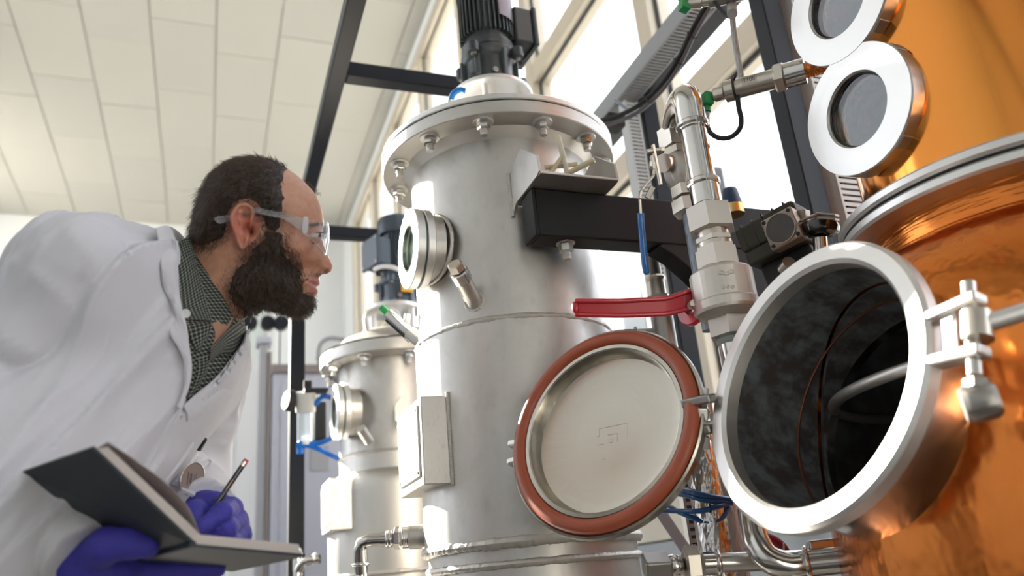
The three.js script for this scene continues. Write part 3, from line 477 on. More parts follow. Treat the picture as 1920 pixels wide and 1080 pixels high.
  part('lever_nut', put(hex(0.012, 0.008), at(1302, 571, 1.282), V(-0.7, 0.1, 0.7)), M.nickel, lev);
}
{ // rear leg, blue lever
  const B = at(1279, 330, 1.47), yb = (py) => yAt(B, py);
  const t = thing('blue_lever_valve', 'small steel ball valve with long blue dipped lever', 'valve', V(B.x, yb(470), B.z));
  const H = (py0, py1, af, tw = 0.2) => { const a = yb(py0), b = yb(py1); return hex(af * 1.1, b - a, 0.07).rotateY(tw).translate(B.x, a, B.z); }, C = (py0, py1, r) => rod(V(B.x, yb(py0), B.z), V(B.x, yb(py1), B.z), r * 1.1, r * 1.1, 36);
  part('union_nut', H(282, 243, 0.052), M.nickel, t); part('body_hexagon', H(296, 281, 0.047, 0.4), M.nickel, t);
  part('valve_body', lathe([[0, yb(352)], [0.02, yb(352)], [0.0265, yb(340)], [0.0285, yb(330)], [0.03, yb(312)], [0.029, yb(300)], [0.025, yb(295)], [0, yb(295)]].map(([r, h]) => [r * 1.1, h]), 48).translate(B.x, 0, B.z), M.cast, t);
  part('body_hexagon', H(372, 350, 0.04), M.nickel, t); part('lower_neck', C(378, 370, 0.015), M.steelDark, t); part('union_nut', H(402, 376, 0.045), M.nickel, t);
  part('braided_hose', C(620, 400, 0.0115), std({ color: lin(0.3, 0.34, 0.38), metalness: 0.8, roughness: 0.5, bumpMap: dataTex(64, (u, v) => 0.5 + 0.5 * Math.sin(u * 50.27) * Math.sin(v * 50.27)), bumpScale: 0.001 }), t);
  // stem to the left, lever hanging down
  const c = V(B.x, yb(305), B.z), s = at(1226, 303, 1.430);
  const st = part('stem_boss', rod(c, c.clone().lerp(at(1234, 306, 1.441), 0.8), 0.0155), M.nickel, t);
  part('boss_ring', rod(at(1247, 306, 1.450), at(1243, 306, 1.445), 0.017), M.nickel, st);
  part('stop_plate', bar(at(1224, 271, 1.430), at(1239, 347, 1.430), 0.014, 0.005, RIGHT, 0.001), M.nickel, t);
  part('stop_bolt', [rod(at(1213, 284, 1.425), at(1240, 281, 1.430), 0.0042), put(hex(0.01, 0.007), at(1238, 281, 1.430), RIGHT)], M.nickel, t);
  part('stem_nut', put(hex(0.015, 0.009), at(1218, 309, 1.426), RIGHT), M.steel, t);
  const pts = [at(1221, 292, 1.425), at(1226, 318, 1.422), at(1225, 330, 1.419), at(1202, 358, 1.411), at(1199, 374, 1.408), at(1201, 402, 1.406)];
  const lv = part('lever', pts.slice(0, -1).map((p, i) => bar(p, pts[i + 1], 0.013, 0.0045, BACK.clone().cross(pts[i + 1].clone().sub(p).normalize()), 0.0015)), M.nickel, t);
  part('lever_grip', tube([at(1201, 400, 1.406), at(1204, 440, 1.403), at(1209, 490, 1.397), at(1212, 509, 1.397)], 0.0062, 24, 12), M.blue, lv, 'blue plastic grip');
  part('grip_tip', put(new THREE.SphereGeometry(0.0062, 14, 10), at(1212, 509, 1.397)), M.blue, lv);
  part('latch', bar(at(1213, 372, 1.413), at(1224, 350, 1.413), 0.01, 0.007, BACK, 0.001), M.steelDark, lv);
}
{ // third pipe behind the red lever
  const A = at(1232, 540, 1.720), y = (py) => yAt(A, py), C = (a, b, r) => rod(V(A.x, y(a), A.z), V(A.x, y(b), A.z), r, r, 32);
  const t = thing('pipe_riser', 'thin steel riser with tee fitting behind the red lever', 'pipe', V(A.x, y(690), A.z));
  part('pipe', C(535, 430, 0.0146), M.steelDark, t);
  part('press_bead', lathe([[0.014, -0.006], [0.0193, -0.005], [0.0216, 0], [0.0193, 0.005], [0.014, 0.006]], 32).translate(A.x, y(523), A.z), M.nickel, t);
  part('press_socket', C(556, 527, 0.018), M.nickel, t);
  part('hexagon_nipple', hex(0.0445, y(555) - y(592), 0.06).rotateY(0.3).translate(A.x, y(592), A.z), M.nickel, t);
  const tee = part('tee_body', C(760, 590, 0.024), M.steelDark, t);
  part('tee_branch', [rod(V(A.x, y(632), A.z), at(1190, 634, 1.708), 0.02), put(torus(0.0216, 0.004, 32, 8), at(1192, 634, 1.708), RIGHT)], M.steelDark, tee);
  part('drain_elbow', tube([at(1215, 640, 1.696), at(1180, 632, 1.696), at(1160, 636, 1.685), at(1150, 650, 1.685)], 0.009, 24, 10), M.steel, tee);
}
{ // temperature probe marked T106, with its plug and cable
  const a = at(1337, 179, 1.42), b = at(1548, 122, 1.335), d = b.clone().sub(a), L = d.length(), on = (k) => a.clone().addScaledVector(d, k);
  const t = thing('temperature_probe', 'steel temperature probe lettered T106 screwed into the copper column', 'probe', a);
  const f = (px) => (px - 1337) / (1548 - 1337);
  part('probe_tube', rod(on(f(1362)), on(f(1470)), 0.0176, 0.0176, 32), M.nickel, t);
  part('probe_collar', rod(on(f(1362)), on(f(1384)), 0.0194, 0.0194, 32), M.nickel, t);
  part('connector_nut', put(lathe([[0, 0], [0.011, 0], [0.0128, 0.002], [0.0128, 0.018], [0.0095, 0.021], [0, 0.021]], 24), on(f(1338)), d), M.nickel, t);
  part('connector_neck', rod(on(f(1352)), on(f(1364)), 0.0095), M.nickel, t);
  part('hexagon_nut', put(hex(0.046, 0.019), on(f(1455)), d), M.nickel, t);
  part('clamp_sleeve', rod(on(f(1476)), on(f(1512)), 0.022, 0.022, 32), M.polished, t);
  part('process_stub', rod(on(f(1512)), on(f(1590)), 0.0135), M.copper, t);
  { // the printed lettering
    const cv = document.createElement('canvas'); cv.width = 256; cv.height = 128; const c = cv.getContext('2d'); c.fillStyle = '#b7aea3'; c.fillRect(0, 0, 256, 128); c.fillStyle = '#3a3432'; c.font = '92px sans-serif'; c.textAlign = 'center'; c.textBaseline = 'middle'; c.fillText('T106', 128, 66);
    const tex = new THREE.CanvasTexture(cv); tex.colorSpace = THREE.SRGBColorSpace;
    const g = new THREE.CylinderGeometry(0.0178, 0.0178, 0.026, 24, 1, true, -0.5, 1.0), uv = g.attributes.uv; for (let i = 0; i < uv.count; i++) { const u = uv.getX(i), v = uv.getY(i); uv.setXY(i, v, 1 - u); }
    const x = BACK.clone().multiplyScalar(0.75).addScaledVector(UP, 0.35); const yv = d.clone().normalize(); x.addScaledVector(yv, -x.dot(yv)).normalize();
    g.applyMatrix4(new THREE.Matrix4().makeBasis(yv.clone().cross(x).normalize().negate().multiplyScalar(-1), yv, x).setPosition(on(f(1412))));
    part('lettering', g, std({ map: tex, metalness: 0.8, roughness: 0.35 }), t);
  }
  const pl = part('plug', [put(rbox(0.018, 0.026, 0.017, 0.004), at(1327, 186, 1.423), V(0.1, 1, 0)), put(lathe([[0, 0.0], [0.0075, 0.001], [0.009, 0.012], [0.0095, 0.024], [0.008, 0.026], [0, 0.026]], 20), at(1325, 211, 1.423), V(0.03, 1, 0.05))], M.green, t, 'green plastic plug');
  part('plug_sleeve', rod(at(1325, 211, 1.423), at(1326, 238, 1.418), 0.005), std({ color: lin(0.4, 0.38, 0.4), roughness: 0.4 }), pl);
  part('cable', tube([at(1326, 236, 1.418), at(1333, 250, 1.412), at(1350, 259, 1.402), at(1370, 257, 1.391), at(1386, 243, 1.380), at(1390, 225, 1.375), at(1385, 200, 1.370), at(1383, 178, 1.364)], 0.0042, 60, 10), M.rubber, pl);
  part('cable_tie', put(torus(0.0208, 0.0022, 32, 6), on(f(1381)), d), M.rubber, t);
  part('tie_tail', rod(at(1376, 150, 1.380), at(1379, 142, 1.370), 0.002), M.rubber, t);
}
{ // braided conduit hanging from above beside the probe, and a second green plug
  const t = thing('braided_conduit', 'thin grey braided conduit hanging beside the temperature probe', 'conduit', at(1390, 148, 1.48));
  part('conduit', tube([at(1367, -30, 1.4), at(1371, 0, 1.5), at(1376, 60, 1.49), at(1384, 110, 1.48), at(1391, 152, 1.48)], 0.0056, 60, 10), std({ color: lin(0.45, 0.44, 0.43), metalness: 0.4, roughness: 0.6, bumpMap: dataTex(64, (u, v) => 0.5 + 0.5 * Math.sin(u * 25 * 2) * Math.sin(v * 6.283 * 8)), bumpScale: 0.0015 }), t);
  part('conduit_sleeve', tube([at(1369, -20, 1.4), at(1371, 4, 1.5), at(1373, 26, 1.385)], 0.009, 20, 12), std({ color: lin(0.3, 0.28, 0.27), roughness: 0.7 }), t);
  part('sleeve_end', put(lathe([[0, 0.002], [0.0085, 0.001], [0.009, -0.002], [0, -0.002]], 20), at(1373, 26, 1.385), at(1373, 26, 1.385).sub(at(1371, 4, 1.5))), std({ color: lin(0.3, 0.28, 0.27), roughness: 0.7 }), t);
  const p = thing('sensor_plug', 'green right-angled sensor plug under the overhead cable duct', 'plug', at(1283, 8, 1.5));
  part('plug_body', [put(rbox(0.02, 0.026, 0.02, 0.004), at(1284, 10, 1.5), V(0.25, 1, 0)), put(rbox(0.017, 0.022, 0.018, 0.004), at(1279, -8, 1.51), V(-0.5, 1, 0))], M.green, p);
  part('threaded_collar', [rod(at(1293, 7, 1.5), at(1316, 5, 1.49), 0.0105), rod(at(1304, 6, 1.5), at(1332, 3, 1.49), 0.0085)], M.nickel, p);
  part('sensor_body', rod(at(1330, 4, 1.49), at(1400, -14, 1.46), 0.0125), M.steelDark, p);
  part('cable', tube([at(1340, 4, 1.47), at(1352, 20, 1.44), at(1362, 29, 1.42), at(1371, 31, 1.4)], 0.004, 30, 8), M.rubber, p);
}

// ---------- slotted cable ducts on the frame ----------
// fingers run in rows on both flanks; shared geometry
function slottedDuct(label, o, along, across, out, len, w, deep, pitch, mat, closed) {
  const t = thing('cable_duct', label, 'cable duct', o);
  const Mx = new THREE.Matrix4().makeBasis(across, along, out);
  const P = (g, m, name) => { const q = shadows(new THREE.Mesh(g.applyMatrix4(Mx), m)); q.name = name; t.add(q); return q; };
  P(rbox(w, len, 0.002, 0.0006).translate(0, len / 2, 0.001), M.rubber, 'shade_back_plate');  // dark back paints the shade in the gaps between the fingers
  P(rbox(0.003, len, deep, 0.001).translate(-w / 2 + 0.0015, len / 2, deep / 2), mat, 'side_wall'); P(rbox(0.003, len, deep, 0.001).translate(w / 2 - 0.0015, len / 2, deep / 2), mat, 'side_wall');
  P(rbox(0.007, len, 0.003, 0.001).translate(-w / 2 + 0.0035, len / 2, deep), mat, 'edge_strip'); P(rbox(0.007, len, 0.003, 0.001).translate(w / 2 - 0.0035, len / 2, deep), mat, 'edge_strip');
  const f = rbox(w - 0.012, pitch * 0.66, 0.0025, 0.0008).applyMatrix4(Mx), n = Math.floor(len / pitch);
  for (let i = 0; i < n; i++) { const m = shadows(new THREE.Mesh(f, mat)); m.name = 'duct_finger'; m.position.copy(along).multiplyScalar((i + 0.5) * pitch).addScaledVector(out, deep - 0.001); t.add(m); }
  return t;
}
slottedDuct('long grey slotted cable duct under the overhead frame beam', V(1.232, 2.6, -2.24), V(0, 0, 1), V(1, 0, 0), V(0, -1, 0), 1.2, 0.074, 0.056, 0.0145, M.duct);
slottedDuct('pale slotted cable duct on the post beside the copper still', V(1.385, 0.02, -1.345), V(0, 1, 0), V(1, 0, 0), V(0, 0, 1), 2.5, 0.07, 0.05, 0.0155, M.ductPale);
slottedDuct('pale slotted cable duct on the post behind the large tank', V(1.225, 0.02, -1.955), V(0, 1, 0), V(1, 0, 0), V(0, 0, 1), 2.5, 0.05, 0.04, 0.0135, M.ductPale);
{ // cable bundle that sags below the beam
  const mk = (dx, dy, r, lab, m) => { const t = thing('power_cable', lab, 'cable', at(1130, 222, 2.1)); part('cable_sheath', tube([at(1128 + dx, 226 + dy, 2.15), at(1162 + dx, 216 + dy, 2.12), at(1200 + dx, 196 + dy, 2.08), at(1240 + dx, 158 + dy, 2.04), at(1272 + dx, 110 + dy, 2.0), at(1296 + dx, 60 + dy, 1.97), at(1322 + dx, 14 + dy, 1.94), at(1345 + dx, -20 + dy, 1.92)], r, 80, 10), m, t); return t; };
  const a = mk(0, 0, 0.0062, 'black cable sagging below the overhead duct, upper of two', M.rubber);
  mk(4, 9, 0.0055, 'grey cable tied under the black cable below the overhead duct', std({ color: lin(0.12, 0.11, 0.12), roughness: 0.4 }));
  for (const [x, y, d] of [[1219, 187, 2.06], [1277, 116, 2.0], [1303, 68, 1.965]]) part('cable_tie', [put(torus(0.0125, 0.0018, 24, 6).scale(1.3, 1, 1), at(x - 4, y, d), at(1303, 68, 1.965).sub(at(1219, 187, 2.06)))], M.rubber, a);
  const c = thing('cable_clip', 'grey plastic cable clip on the overhead duct', 'clip', at(1165, 195, 2.2));
  part('clip_arm', bar(at(1152, 186, 2.2), at(1177, 206, 2.18), 0.012, 0.008, UP), std({ color: lin(0.3, 0.36, 0.45), roughness: 0.5 }), c);
  const v = thing('vent_box', 'small black junction box at the end of the overhead duct', 'box', at(1150, 232, 2.2)); part('box_body', put(rbox(0.05, 0.03, 0.05, 0.004), at(1150, 234, 2.2), V(0, 1, 0)), M.rubber, v); part('box_lid', put(rbox(0.052, 0.008, 0.052, 0.002), at(1150, 234, 2.2).add(V(0, 0.018, 0)), V(0, 1, 0)), M.rubber, v);
}
{ // offcuts of clear tubing lying in the lug
  const clear = phys({ color: lin(0.85, 0.8, 0.68), transmission: 0.45, roughness: 0.35, thickness: 0 }), straw = phys({ color: lin(0.75, 0.66, 0.45), transmission: 0.3, roughness: 0.4, thickness: 0 });
  const tb = (label, a, b, r, m) => { const t = thing('tubing_offcut', label, 'tubing', a); const d = b.clone().sub(a), g = lathe([[r * 0.6, 0], [r, 0], [r, d.length()], [r * 0.6, d.length()], [r * 0.6, 0]], 16); part('tube_wall', put(g, a, d), m, t); };
  tb('clear upright piece of plastic tubing in the steel lug', at(1067, 336, 1.55), at(1046, 255, 1.6), 0.0055, clear);
  tb('cream piece of tubing leaning left in the steel lug', at(1030, 327, 1.55), at(1058, 290, 1.58), 0.0048, straw);
  tb('cream piece of tubing pointing right over the steel lug', at(1047, 334, 1.535), at(1114, 300, 1.5), 0.0052, straw);
  tb('cream piece of tubing lying across the back of the steel lug', at(1022, 314, 1.57), at(1082, 308, 1.58), 0.0048, straw);
}

// ---------- things behind the manway ----------
{ // pneumatic actuator with square cover
  const a = at(1400, 452, 1.5), b = at(1497, 400, 1.44), x = b.clone().sub(a).normalize(), dn = V(0.1, -1, 0.05); dn.addScaledVector(x, -dn.dot(x)).normalize();
  const zf = x.clone().cross(dn).negate();      // towards the viewer
  const o = at(1452, 432, 1.47), Mx = new THREE.Matrix4().makeBasis(x, dn.clone().negate(), zf.clone());
  if (Mx.determinant() < 0) Mx.makeBasis(x, dn.clone().negate(), zf.negate());
  const t = thing('valve_actuator', 'olive and black valve actuator with square metal cover beside the copper still', 'actuator', o);
  const P = (g, m, name, par = t) => { const q = shadows(new THREE.Mesh(g.applyMatrix4(Mx), m)); q.name = name; par.add(q); return q; };
  const olive = std({ color: lin(0.05, 0.046, 0.03), roughness: 0.55 }), bronze = std({ color: lin(0.42, 0.36, 0.31), metalness: 0.7, roughness: 0.45 });
  const sgn = zf.dot(BACK) > 0 ? 1 : -1;
  P(rbox(0.12, 0.05, 0.07, 0.008), olive, 'housing'); P(rbox(0.116, 0.03, 0.066, 0.006).translate(0.0, -0.038, 0), olive, 'lower_housing');
  for (let i = 0; i < 5; i++) P(rbox(0.003, 0.052, 0.072, 0.001).translate(-0.045 + i * 0.022, 0.001, 0), olive, 'housing_rib');
  P(rbox(0.1, 0.1, 0.06, 0.01).translate(0.0, -0.1, -0.02 * sgn), M.rubber, 'body');
  const cv = P(rbox(0.06, 0.06, 0.03, 0.004).translate(0.032, -0.028, 0.05 * sgn), bronze, 'square_cover');
  P(ringGeo(0.028, 0.0255, 0.003, 0.0006, 40).rotateX(Math.PI / 2 * sgn).translate(0.032, -0.028, 0.0655 * sgn), bronze, 'round_bezel', cv);
  P(new THREE.CylinderGeometry(0.0255, 0.0255, 0.002, 40).rotateX(Math.PI / 2).translate(0.032, -0.028, 0.066 * sgn), std({ color: lin(0.09, 0.085, 0.08), roughness: 0.5 }), 'round_window', cv);
  for (const [i, j] of [[-1, -1], [-1, 1], [1, -1], [1, 1]]) P(new THREE.CylinderGeometry(0.0035, 0.0035, 0.002, 14).rotateX(Math.PI / 2).translate(0.032 + i * 0.0235, -0.028 + j * 0.0235, 0.0655 * sgn), M.rubber, 'screw', cv);
  for (let i = 0; i < 3; i++) part('cooling_rib', [bar(at(1496, 416 + i * 9, 1.4), at(1534, 401 + i * 8, 1.4), 0.03, 0.0045, UP), bar(at(1533, 401 + i * 8, 1.4), at(1570, 404 + i * 8, 1.38), 0.03, 0.0045, UP)], bronze, t);
  part('corner_block', put(rbox(0.022, 0.02, 0.03, 0.003), at(1503, 404, 1.42), UP, x), bronze, t);
  part('hand_knob', put(lathe([[0, 0], [0.022, 0], [0.031, 0.006], [0.033, 0.014], [0.031, 0.02], [0.02, 0.024], [0, 0.024]], 32), at(1537, 442, 1.38), V(0.1, 1, 0.2)), phys({ color: lin(0.008, 0.008, 0.008), roughness: 0.12, clearcoat: 1 }), t);
  part('knob_stem', rod(at(1540, 480, 1.38), at(1537, 444, 1.38), 0.012), M.polished, t);
  part('fitting', rod(at(1470, 505, 1.42), at(1480, 492, 1.4), 0.012), M.steel, t);
  const r = thing('regulator_knob', 'blue capped regulator on the black bracket arm', 'regulator', at(1375, 398, 1.62));
  part('cap', lathe([[0, 0.052], [0.013, 0.052], [0.0155, 0.048], [0.02, 0.018], [0.02, 0.012], [0, 0.012]], 28).translate(...at(1376, 398, 1.62).toArray()), phys({ color: lin(0.01, 0.06, 0.15), roughness: 0.35 }), r);
  part('brass_collar', new THREE.CylinderGeometry(0.021, 0.021, 0.02, 28).translate(...at(1376, 398, 1.62).add(V(0, 0.004, 0)).toArray()), M.brass, r);
}
{ // horizontal drain line low beside the still
  const d = 1.2, t = thing('drain_pipe', 'horizontal steel drain pipe with large union nut below the open lid', 'pipe', at(1250, 1062, d));
  const P = (a, b, r, da = d, db = d) => rod(at(a[0], a[1], da), at(b[0], b[1], db), r, r, 32), ax = at(1420, 1050, d).sub(at(1300, 1058, d)).normalize();
  part('pipe', P([1330, 1056], [1600, 1046], 0.0142), M.steel, t);
  part('press_socket', P([1318, 1057], [1344, 1056], 0.0165), M.polished, t);
  part('press_bead', put(torus(0.0165, 0.004, 36, 10), at(1345, 1056, d), ax), M.polished, t);
  part('union_nut', put(hex(0.05, 0.024), at(1283, 1060, d), ax), M.nickel, t);
  part('union_ball', put(new THREE.SphereGeometry(0.017, 28, 20), at(1264, 1061, d)), M.polished, t);
  part('valve_block', put(rbox(0.05, 0.04, 0.03, 0.004), at(1232, 1063, d), ax, BACK), M.steelDark, t);
  for (const [x, y] of [[1254, 1046], [1285, 1046]]) part('set_screw', rod(at(x, y, d), at(x, y + 6, d), 0.003), M.steelDark, t);
  const e = thing('elbow_pipe', 'bent steel pipe under the manway of the copper still', 'pipe', at(1425, 1000, 1.14));
  part('elbow', tube([at(1408, 955, 1.2), at(1412, 990, 1.18), at(1420, 1020, 1.16), at(1440, 1047, 1.145), at(1475, 1060, 1.14), at(1510, 1058, 1.14)], 0.0195, 60, 24), M.polished, e);
  part('pipe', P([1500, 1058], [1620, 1046], 0.019, 1.14, 1.12), M.polished, e);
  part('press_bead', put(torus(0.0205, 0.0045, 40, 10), at(1514, 1057, 1.14), at(1600, 1048, 1.12).sub(at(1500, 1058, 1.14))), M.polished, e);
  part('pipe_clamp', put(rbox(0.05, 0.022, 0.014, 0.003), at(1548, 1026, 1.15), V(0, 1, 0), RIGHT), M.steel, e);
  const r = thing('red_hose', 'short red hose in the dark under the manway', 'hose', at(1450, 1020, 1.3)); part('hose', tube([at(1425, 1005, 1.3), at(1448, 1012, 1.3), at(1466, 1026, 1.3), at(1480, 1050, 1.3)], 0.0085, 30, 10), std({ color: lin(0.35, 0.02, 0.03), roughness: 0.5 }), r); part('hose_clip', put(torus(0.0088, 0.0018, 24, 6), at(1466, 1026, 1.3), RIGHT), M.steel, r);
}
// crinkled foil round two pipes
function foilPipe(label, x0, y0, x1, y1, d, r, mat) {
  const a = at(x0, y0, d); const yTop = a.y, t = thing('foil_wrapped_pipe', label, 'pipe', V(a.x, 0, a.z));
  const g = new THREE.CylinderGeometry(r, r, yTop, 90, 260, true).translate(a.x, yTop / 2, a.z), p = g.attributes.position;
  for (let i = 0; i < p.count; i++) { const x = p.getX(i) - a.x, y = p.getY(i), z = p.getZ(i) - a.z, n = (1 - Math.abs(noise3(x * 70, y * 60, z * 70))) * 0.0012 + 0.0009 * noise3(x * 160, y * 150, z * 160) + 0.0006 * noise3(x * 330, y * 300, z * 330), k = 1 + n / r * 1.0; p.setX(i, a.x + x * k); p.setZ(i, a.z + z * k); }
  g.computeVertexNormals(); part('foil', g, mat, t); part('inner_pipe', rod(V(a.x, yTop - 0.02, a.z), V(a.x, yTop + 0.03, a.z), r * 0.6), M.steel, t); return t;
}
foilPipe('upright pipe wrapped in crinkled silver foil beside the lid', 1293, 740, 0, 0, 1.36, 0.025, std({ color: lin(0.8, 0.77, 0.77), metalness: 1, roughness: 0.18 }));
foilPipe('pale grey lagged pipe behind the silver foil pipe', 1330, 780, 0, 0, 1.5, 0.023, std({ color: lin(0.45, 0.44, 0.43), metalness: 0.2, roughness: 0.6 }));
{
  const hose = phys({ color: lin(0.006, 0.09, 0.3), roughness: 0.3, clearcoat: 0.4 });
  const H = (label, pts, r = 0.0042) => { const t = thing('blue_hose', label, 'hose', pts[0]); part('hose', tube(pts, r, 60, 10), hose, t); return t; };
  H('upper blue hose across the foil pipe, higher strand', [at(1262, 915, 1.36), at(1288, 921, 1.3), at(1318, 928, 1.27), at(1370, 937, 1.29)]);
  H('upper blue hose across the foil pipe, lower strand', [at(1258, 924, 1.36), at(1288, 929, 1.3), at(1320, 937, 1.27), at(1372, 943, 1.29)]);
  const m = H('lower blue hose tied in front of the foil pipe', [at(1235, 957, 1.36), at(1270, 958, 1.31), at(1310, 958, 1.27), at(1340, 951, 1.27), at(1368, 944, 1.29)]);
  part('cable_tie', put(torus(0.0058, 0.0016, 20, 6), at(1331, 953, 1.27), RIGHT), M.rubber, m);
  H('blue hose drooping in a loop below the tied hose', [at(1248, 943, 1.36), at(1264, 955, 1.32), at(1290, 967, 1.29), at(1325, 979, 1.27), at(1352, 972, 1.27), at(1366, 952, 1.29)]);
  const s = thing('perforated_rail', 'perforated grey mounting rail beside the foil pipe', 'rail', at(1300, 1075, 1.42));
  const a = at(1284, 900, 1.42), b = V(a.x, 0.9, a.z); part('rail', boxAt(a.x - 0.009, a.x + 0.009, 0.02, a.y, a.z - 0.002, a.z, 0.0006), M.duct, s);
  for (let i = 0; i < 26; i++) part('rail_hole', boxAt(a.x - 0.0045, a.x + 0.0045, a.y - 0.012 - i * 0.0125, a.y - 0.0065 - i * 0.0125, a.z - 0.001, a.z + 0.0006, 0.0003), M.rubber, s);
  const k = thing('slanting_strut', 'pale blue-grey slanting strut below the open lid', 'strut', at(1235, 960, 1.7)); part('bar', bar(at(1215, 925, 1.7), at(1296, 1045, 1.7), 0.024, 0.03, BACK), std({ color: lin(0.36, 0.42, 0.52), roughness: 0.5 }), k); part('bar_end', bar(at(1294, 1042, 1.7), at(1306, 1060, 1.7), 0.03, 0.036, BACK), std({ color: lin(0.3, 0.35, 0.43), roughness: 0.5 }), k);
}
// ---------- fittings on the left of the large tank ----------
{
  const a = at(790, 1006, 1.6), e = at(700, 1012, 1.6), ax = e.clone().sub(a).normalize(), on = (px) => at(px, 1006 + (790 - px) * 0.066, 1.6);
  const t = thing('outlet_pipe', 'bent steel outlet pipe with union nut on the side of the large tank', 'pipe', a);
  part('nozzle', rod(at(800, 1005, 1.6), on(768), 0.0235), M.satin, t);
  part('thread', [0, 1, 2, 3].map((i) => put(torus(0.0175, 0.0035, 28, 8), on(766 - i * 3), ax)), M.polished, t);
  part('union_nut', put(hex(0.038, 0.014), on(752), ax), M.polished, t); part('collar', rod(on(754), on(770), 0.0195), M.steel, t);
  part('press_socket', rod(on(738), on(716), 0.0145), M.polished, t); part('press_bead', [put(torus(0.0145, 0.003, 28, 8), on(727), ax), put(torus(0.0145, 0.003, 28, 8), on(733), ax)], M.polished, t);
  part('elbow', tube([on(720), on(700), at(684, 1014, 1.6), at(675, 1024, 1.6), at(674, 1042, 1.6), at(677, 1075, 1.6), at(678, 1090, 1.6), at(678, 1090, 1.6).setY(0.02)], 0.0125, 90, 18), M.polished, t);
  part('press_bead', put(torus(0.0145, 0.0035, 28, 8), at(676, 1059, 1.6), V(0, 1, 0)), M.polished, t);
  const s = thing('level_sensor', 'slanting steel sensor with green gland on the far side of the large tank', 'sensor', at(784, 640, 1.78));
  part('sensor_tube', rod(at(728, 588, 1.8), at(772, 628, 1.78), 0.0125), M.polished, s); part('gland', rod(at(716, 577, 1.81), at(727, 588, 1.8), 0.0085), M.green, s); part('socket', rod(at(768, 624, 1.78), at(800, 650, 1.76), 0.016), M.satin, s); part('cable', tube([at(724, 600, 1.8), at(745, 618, 1.79), at(768, 640, 1.78)], 0.004, 20, 8), M.rubber, s); part('cable_end', rod(at(762, 605, 1.79), at(764, 590, 1.8), 0.007), M.white, s);
  const w = thing('return_elbow', 'white lit pipe elbow beside the blurred tank', 'pipe', at(575, 1060, 2.3)); part('elbow', tube([at(600, 1048, 2.3), at(580, 1050, 2.3), at(566, 1057, 2.3), at(558, 1075, 2.3), at(558, 1090, 2.3), at(558, 1090, 2.3).setY(0.02)], 0.013, 90, 14), M.polished, w); part('bead', put(torus(0.0135, 0.004, 24, 8), at(590, 1048, 2.3), RIGHT), M.polished, w);
}
{ // compressed air filter and regulator on the far post
  const d = 2.75, t = thing('air_filter_unit', 'clear bowl air filter regulator with blue hoses on the far post', 'filter', at(575, 830, d));
  const gl = phys({ color: lin(0.85, 0.9, 0.95), transmission: 0.75, roughness: 0.12, thickness: 0 }), up = (px, y0, y1, r, m, n) => part(n, rod(at(px, y1, d), at(px, y0, d), r, r, 24), m, t);
  up(574, 770, 824, 0.03, gl, 'filter_bowl'); up(574, 818, 832, 0.014, M.white, 'bowl_drain'); up(573, 735, 772, 0.034, M.ductPale, 'filter_head'); up(577, 713, 738, 0.014, M.rubber, 'adjusting_knob');
  part('gauge', put(lathe([[0, 0.02], [0.034, 0.02], [0.037, 0.014], [0.037, 0], [0, 0]], 32), at(548, 752, d), V(-0.95, 0.1, 0.3)), M.rubber, t); part('gauge_face', put(new THREE.CylinderGeometry(0.032, 0.032, 0.002, 32), at(547, 752, d).addScaledVector(V(-0.95, 0.1, 0.3), 0.021), V(-0.95, 0.1, 0.3)), M.white, t);
  part('brass_nipple', rod(at(556, 745, d), at(592, 742, d), 0.009), M.brass, t); part('side_body', put(rbox(0.05, 0.13, 0.05, 0.006), at(597, 790, d + 0.05), V(0, 1, 0)), M.rubber, t); part('mounting_bracket', put(rbox(0.08, 0.012, 0.05, 0.003), at(592, 733, d), V(0, 1, 0)), M.rubber, t);
  const hm = phys({ color: lin(0.01, 0.16, 0.62), roughness: 0.35 }), H = (lab, pts) => { const q = thing('blue_hose', lab, 'hose', pts[0]); part('hose', tube(pts, 0.0085, 40, 10), hm, q); part('hose_fitting', put(new THREE.CylinderGeometry(0.0115, 0.0115, 0.03, 16), pts[0], pts[1].clone().sub(pts[0])), hm, q); };
  H('bright blue hose curving from the air filter towards the blurred sight glass', [at(563, 842, d), at(563, 829, d), at(580, 832, d), at(605, 829, d), at(632, 815, d - 0.05)]);
  H('bright blue hose falling from the air filter to the blurred tank', [at(565, 835, d), at(580, 836, d), at(600, 843, d), at(618, 852, d), at(640, 862, d - 0.05)]);
  H('bright blue hose above the air filter bowl', [at(585, 755, d), at(592, 757, d), at(604, 744, d), at(622, 745, d - 0.05)]);
}
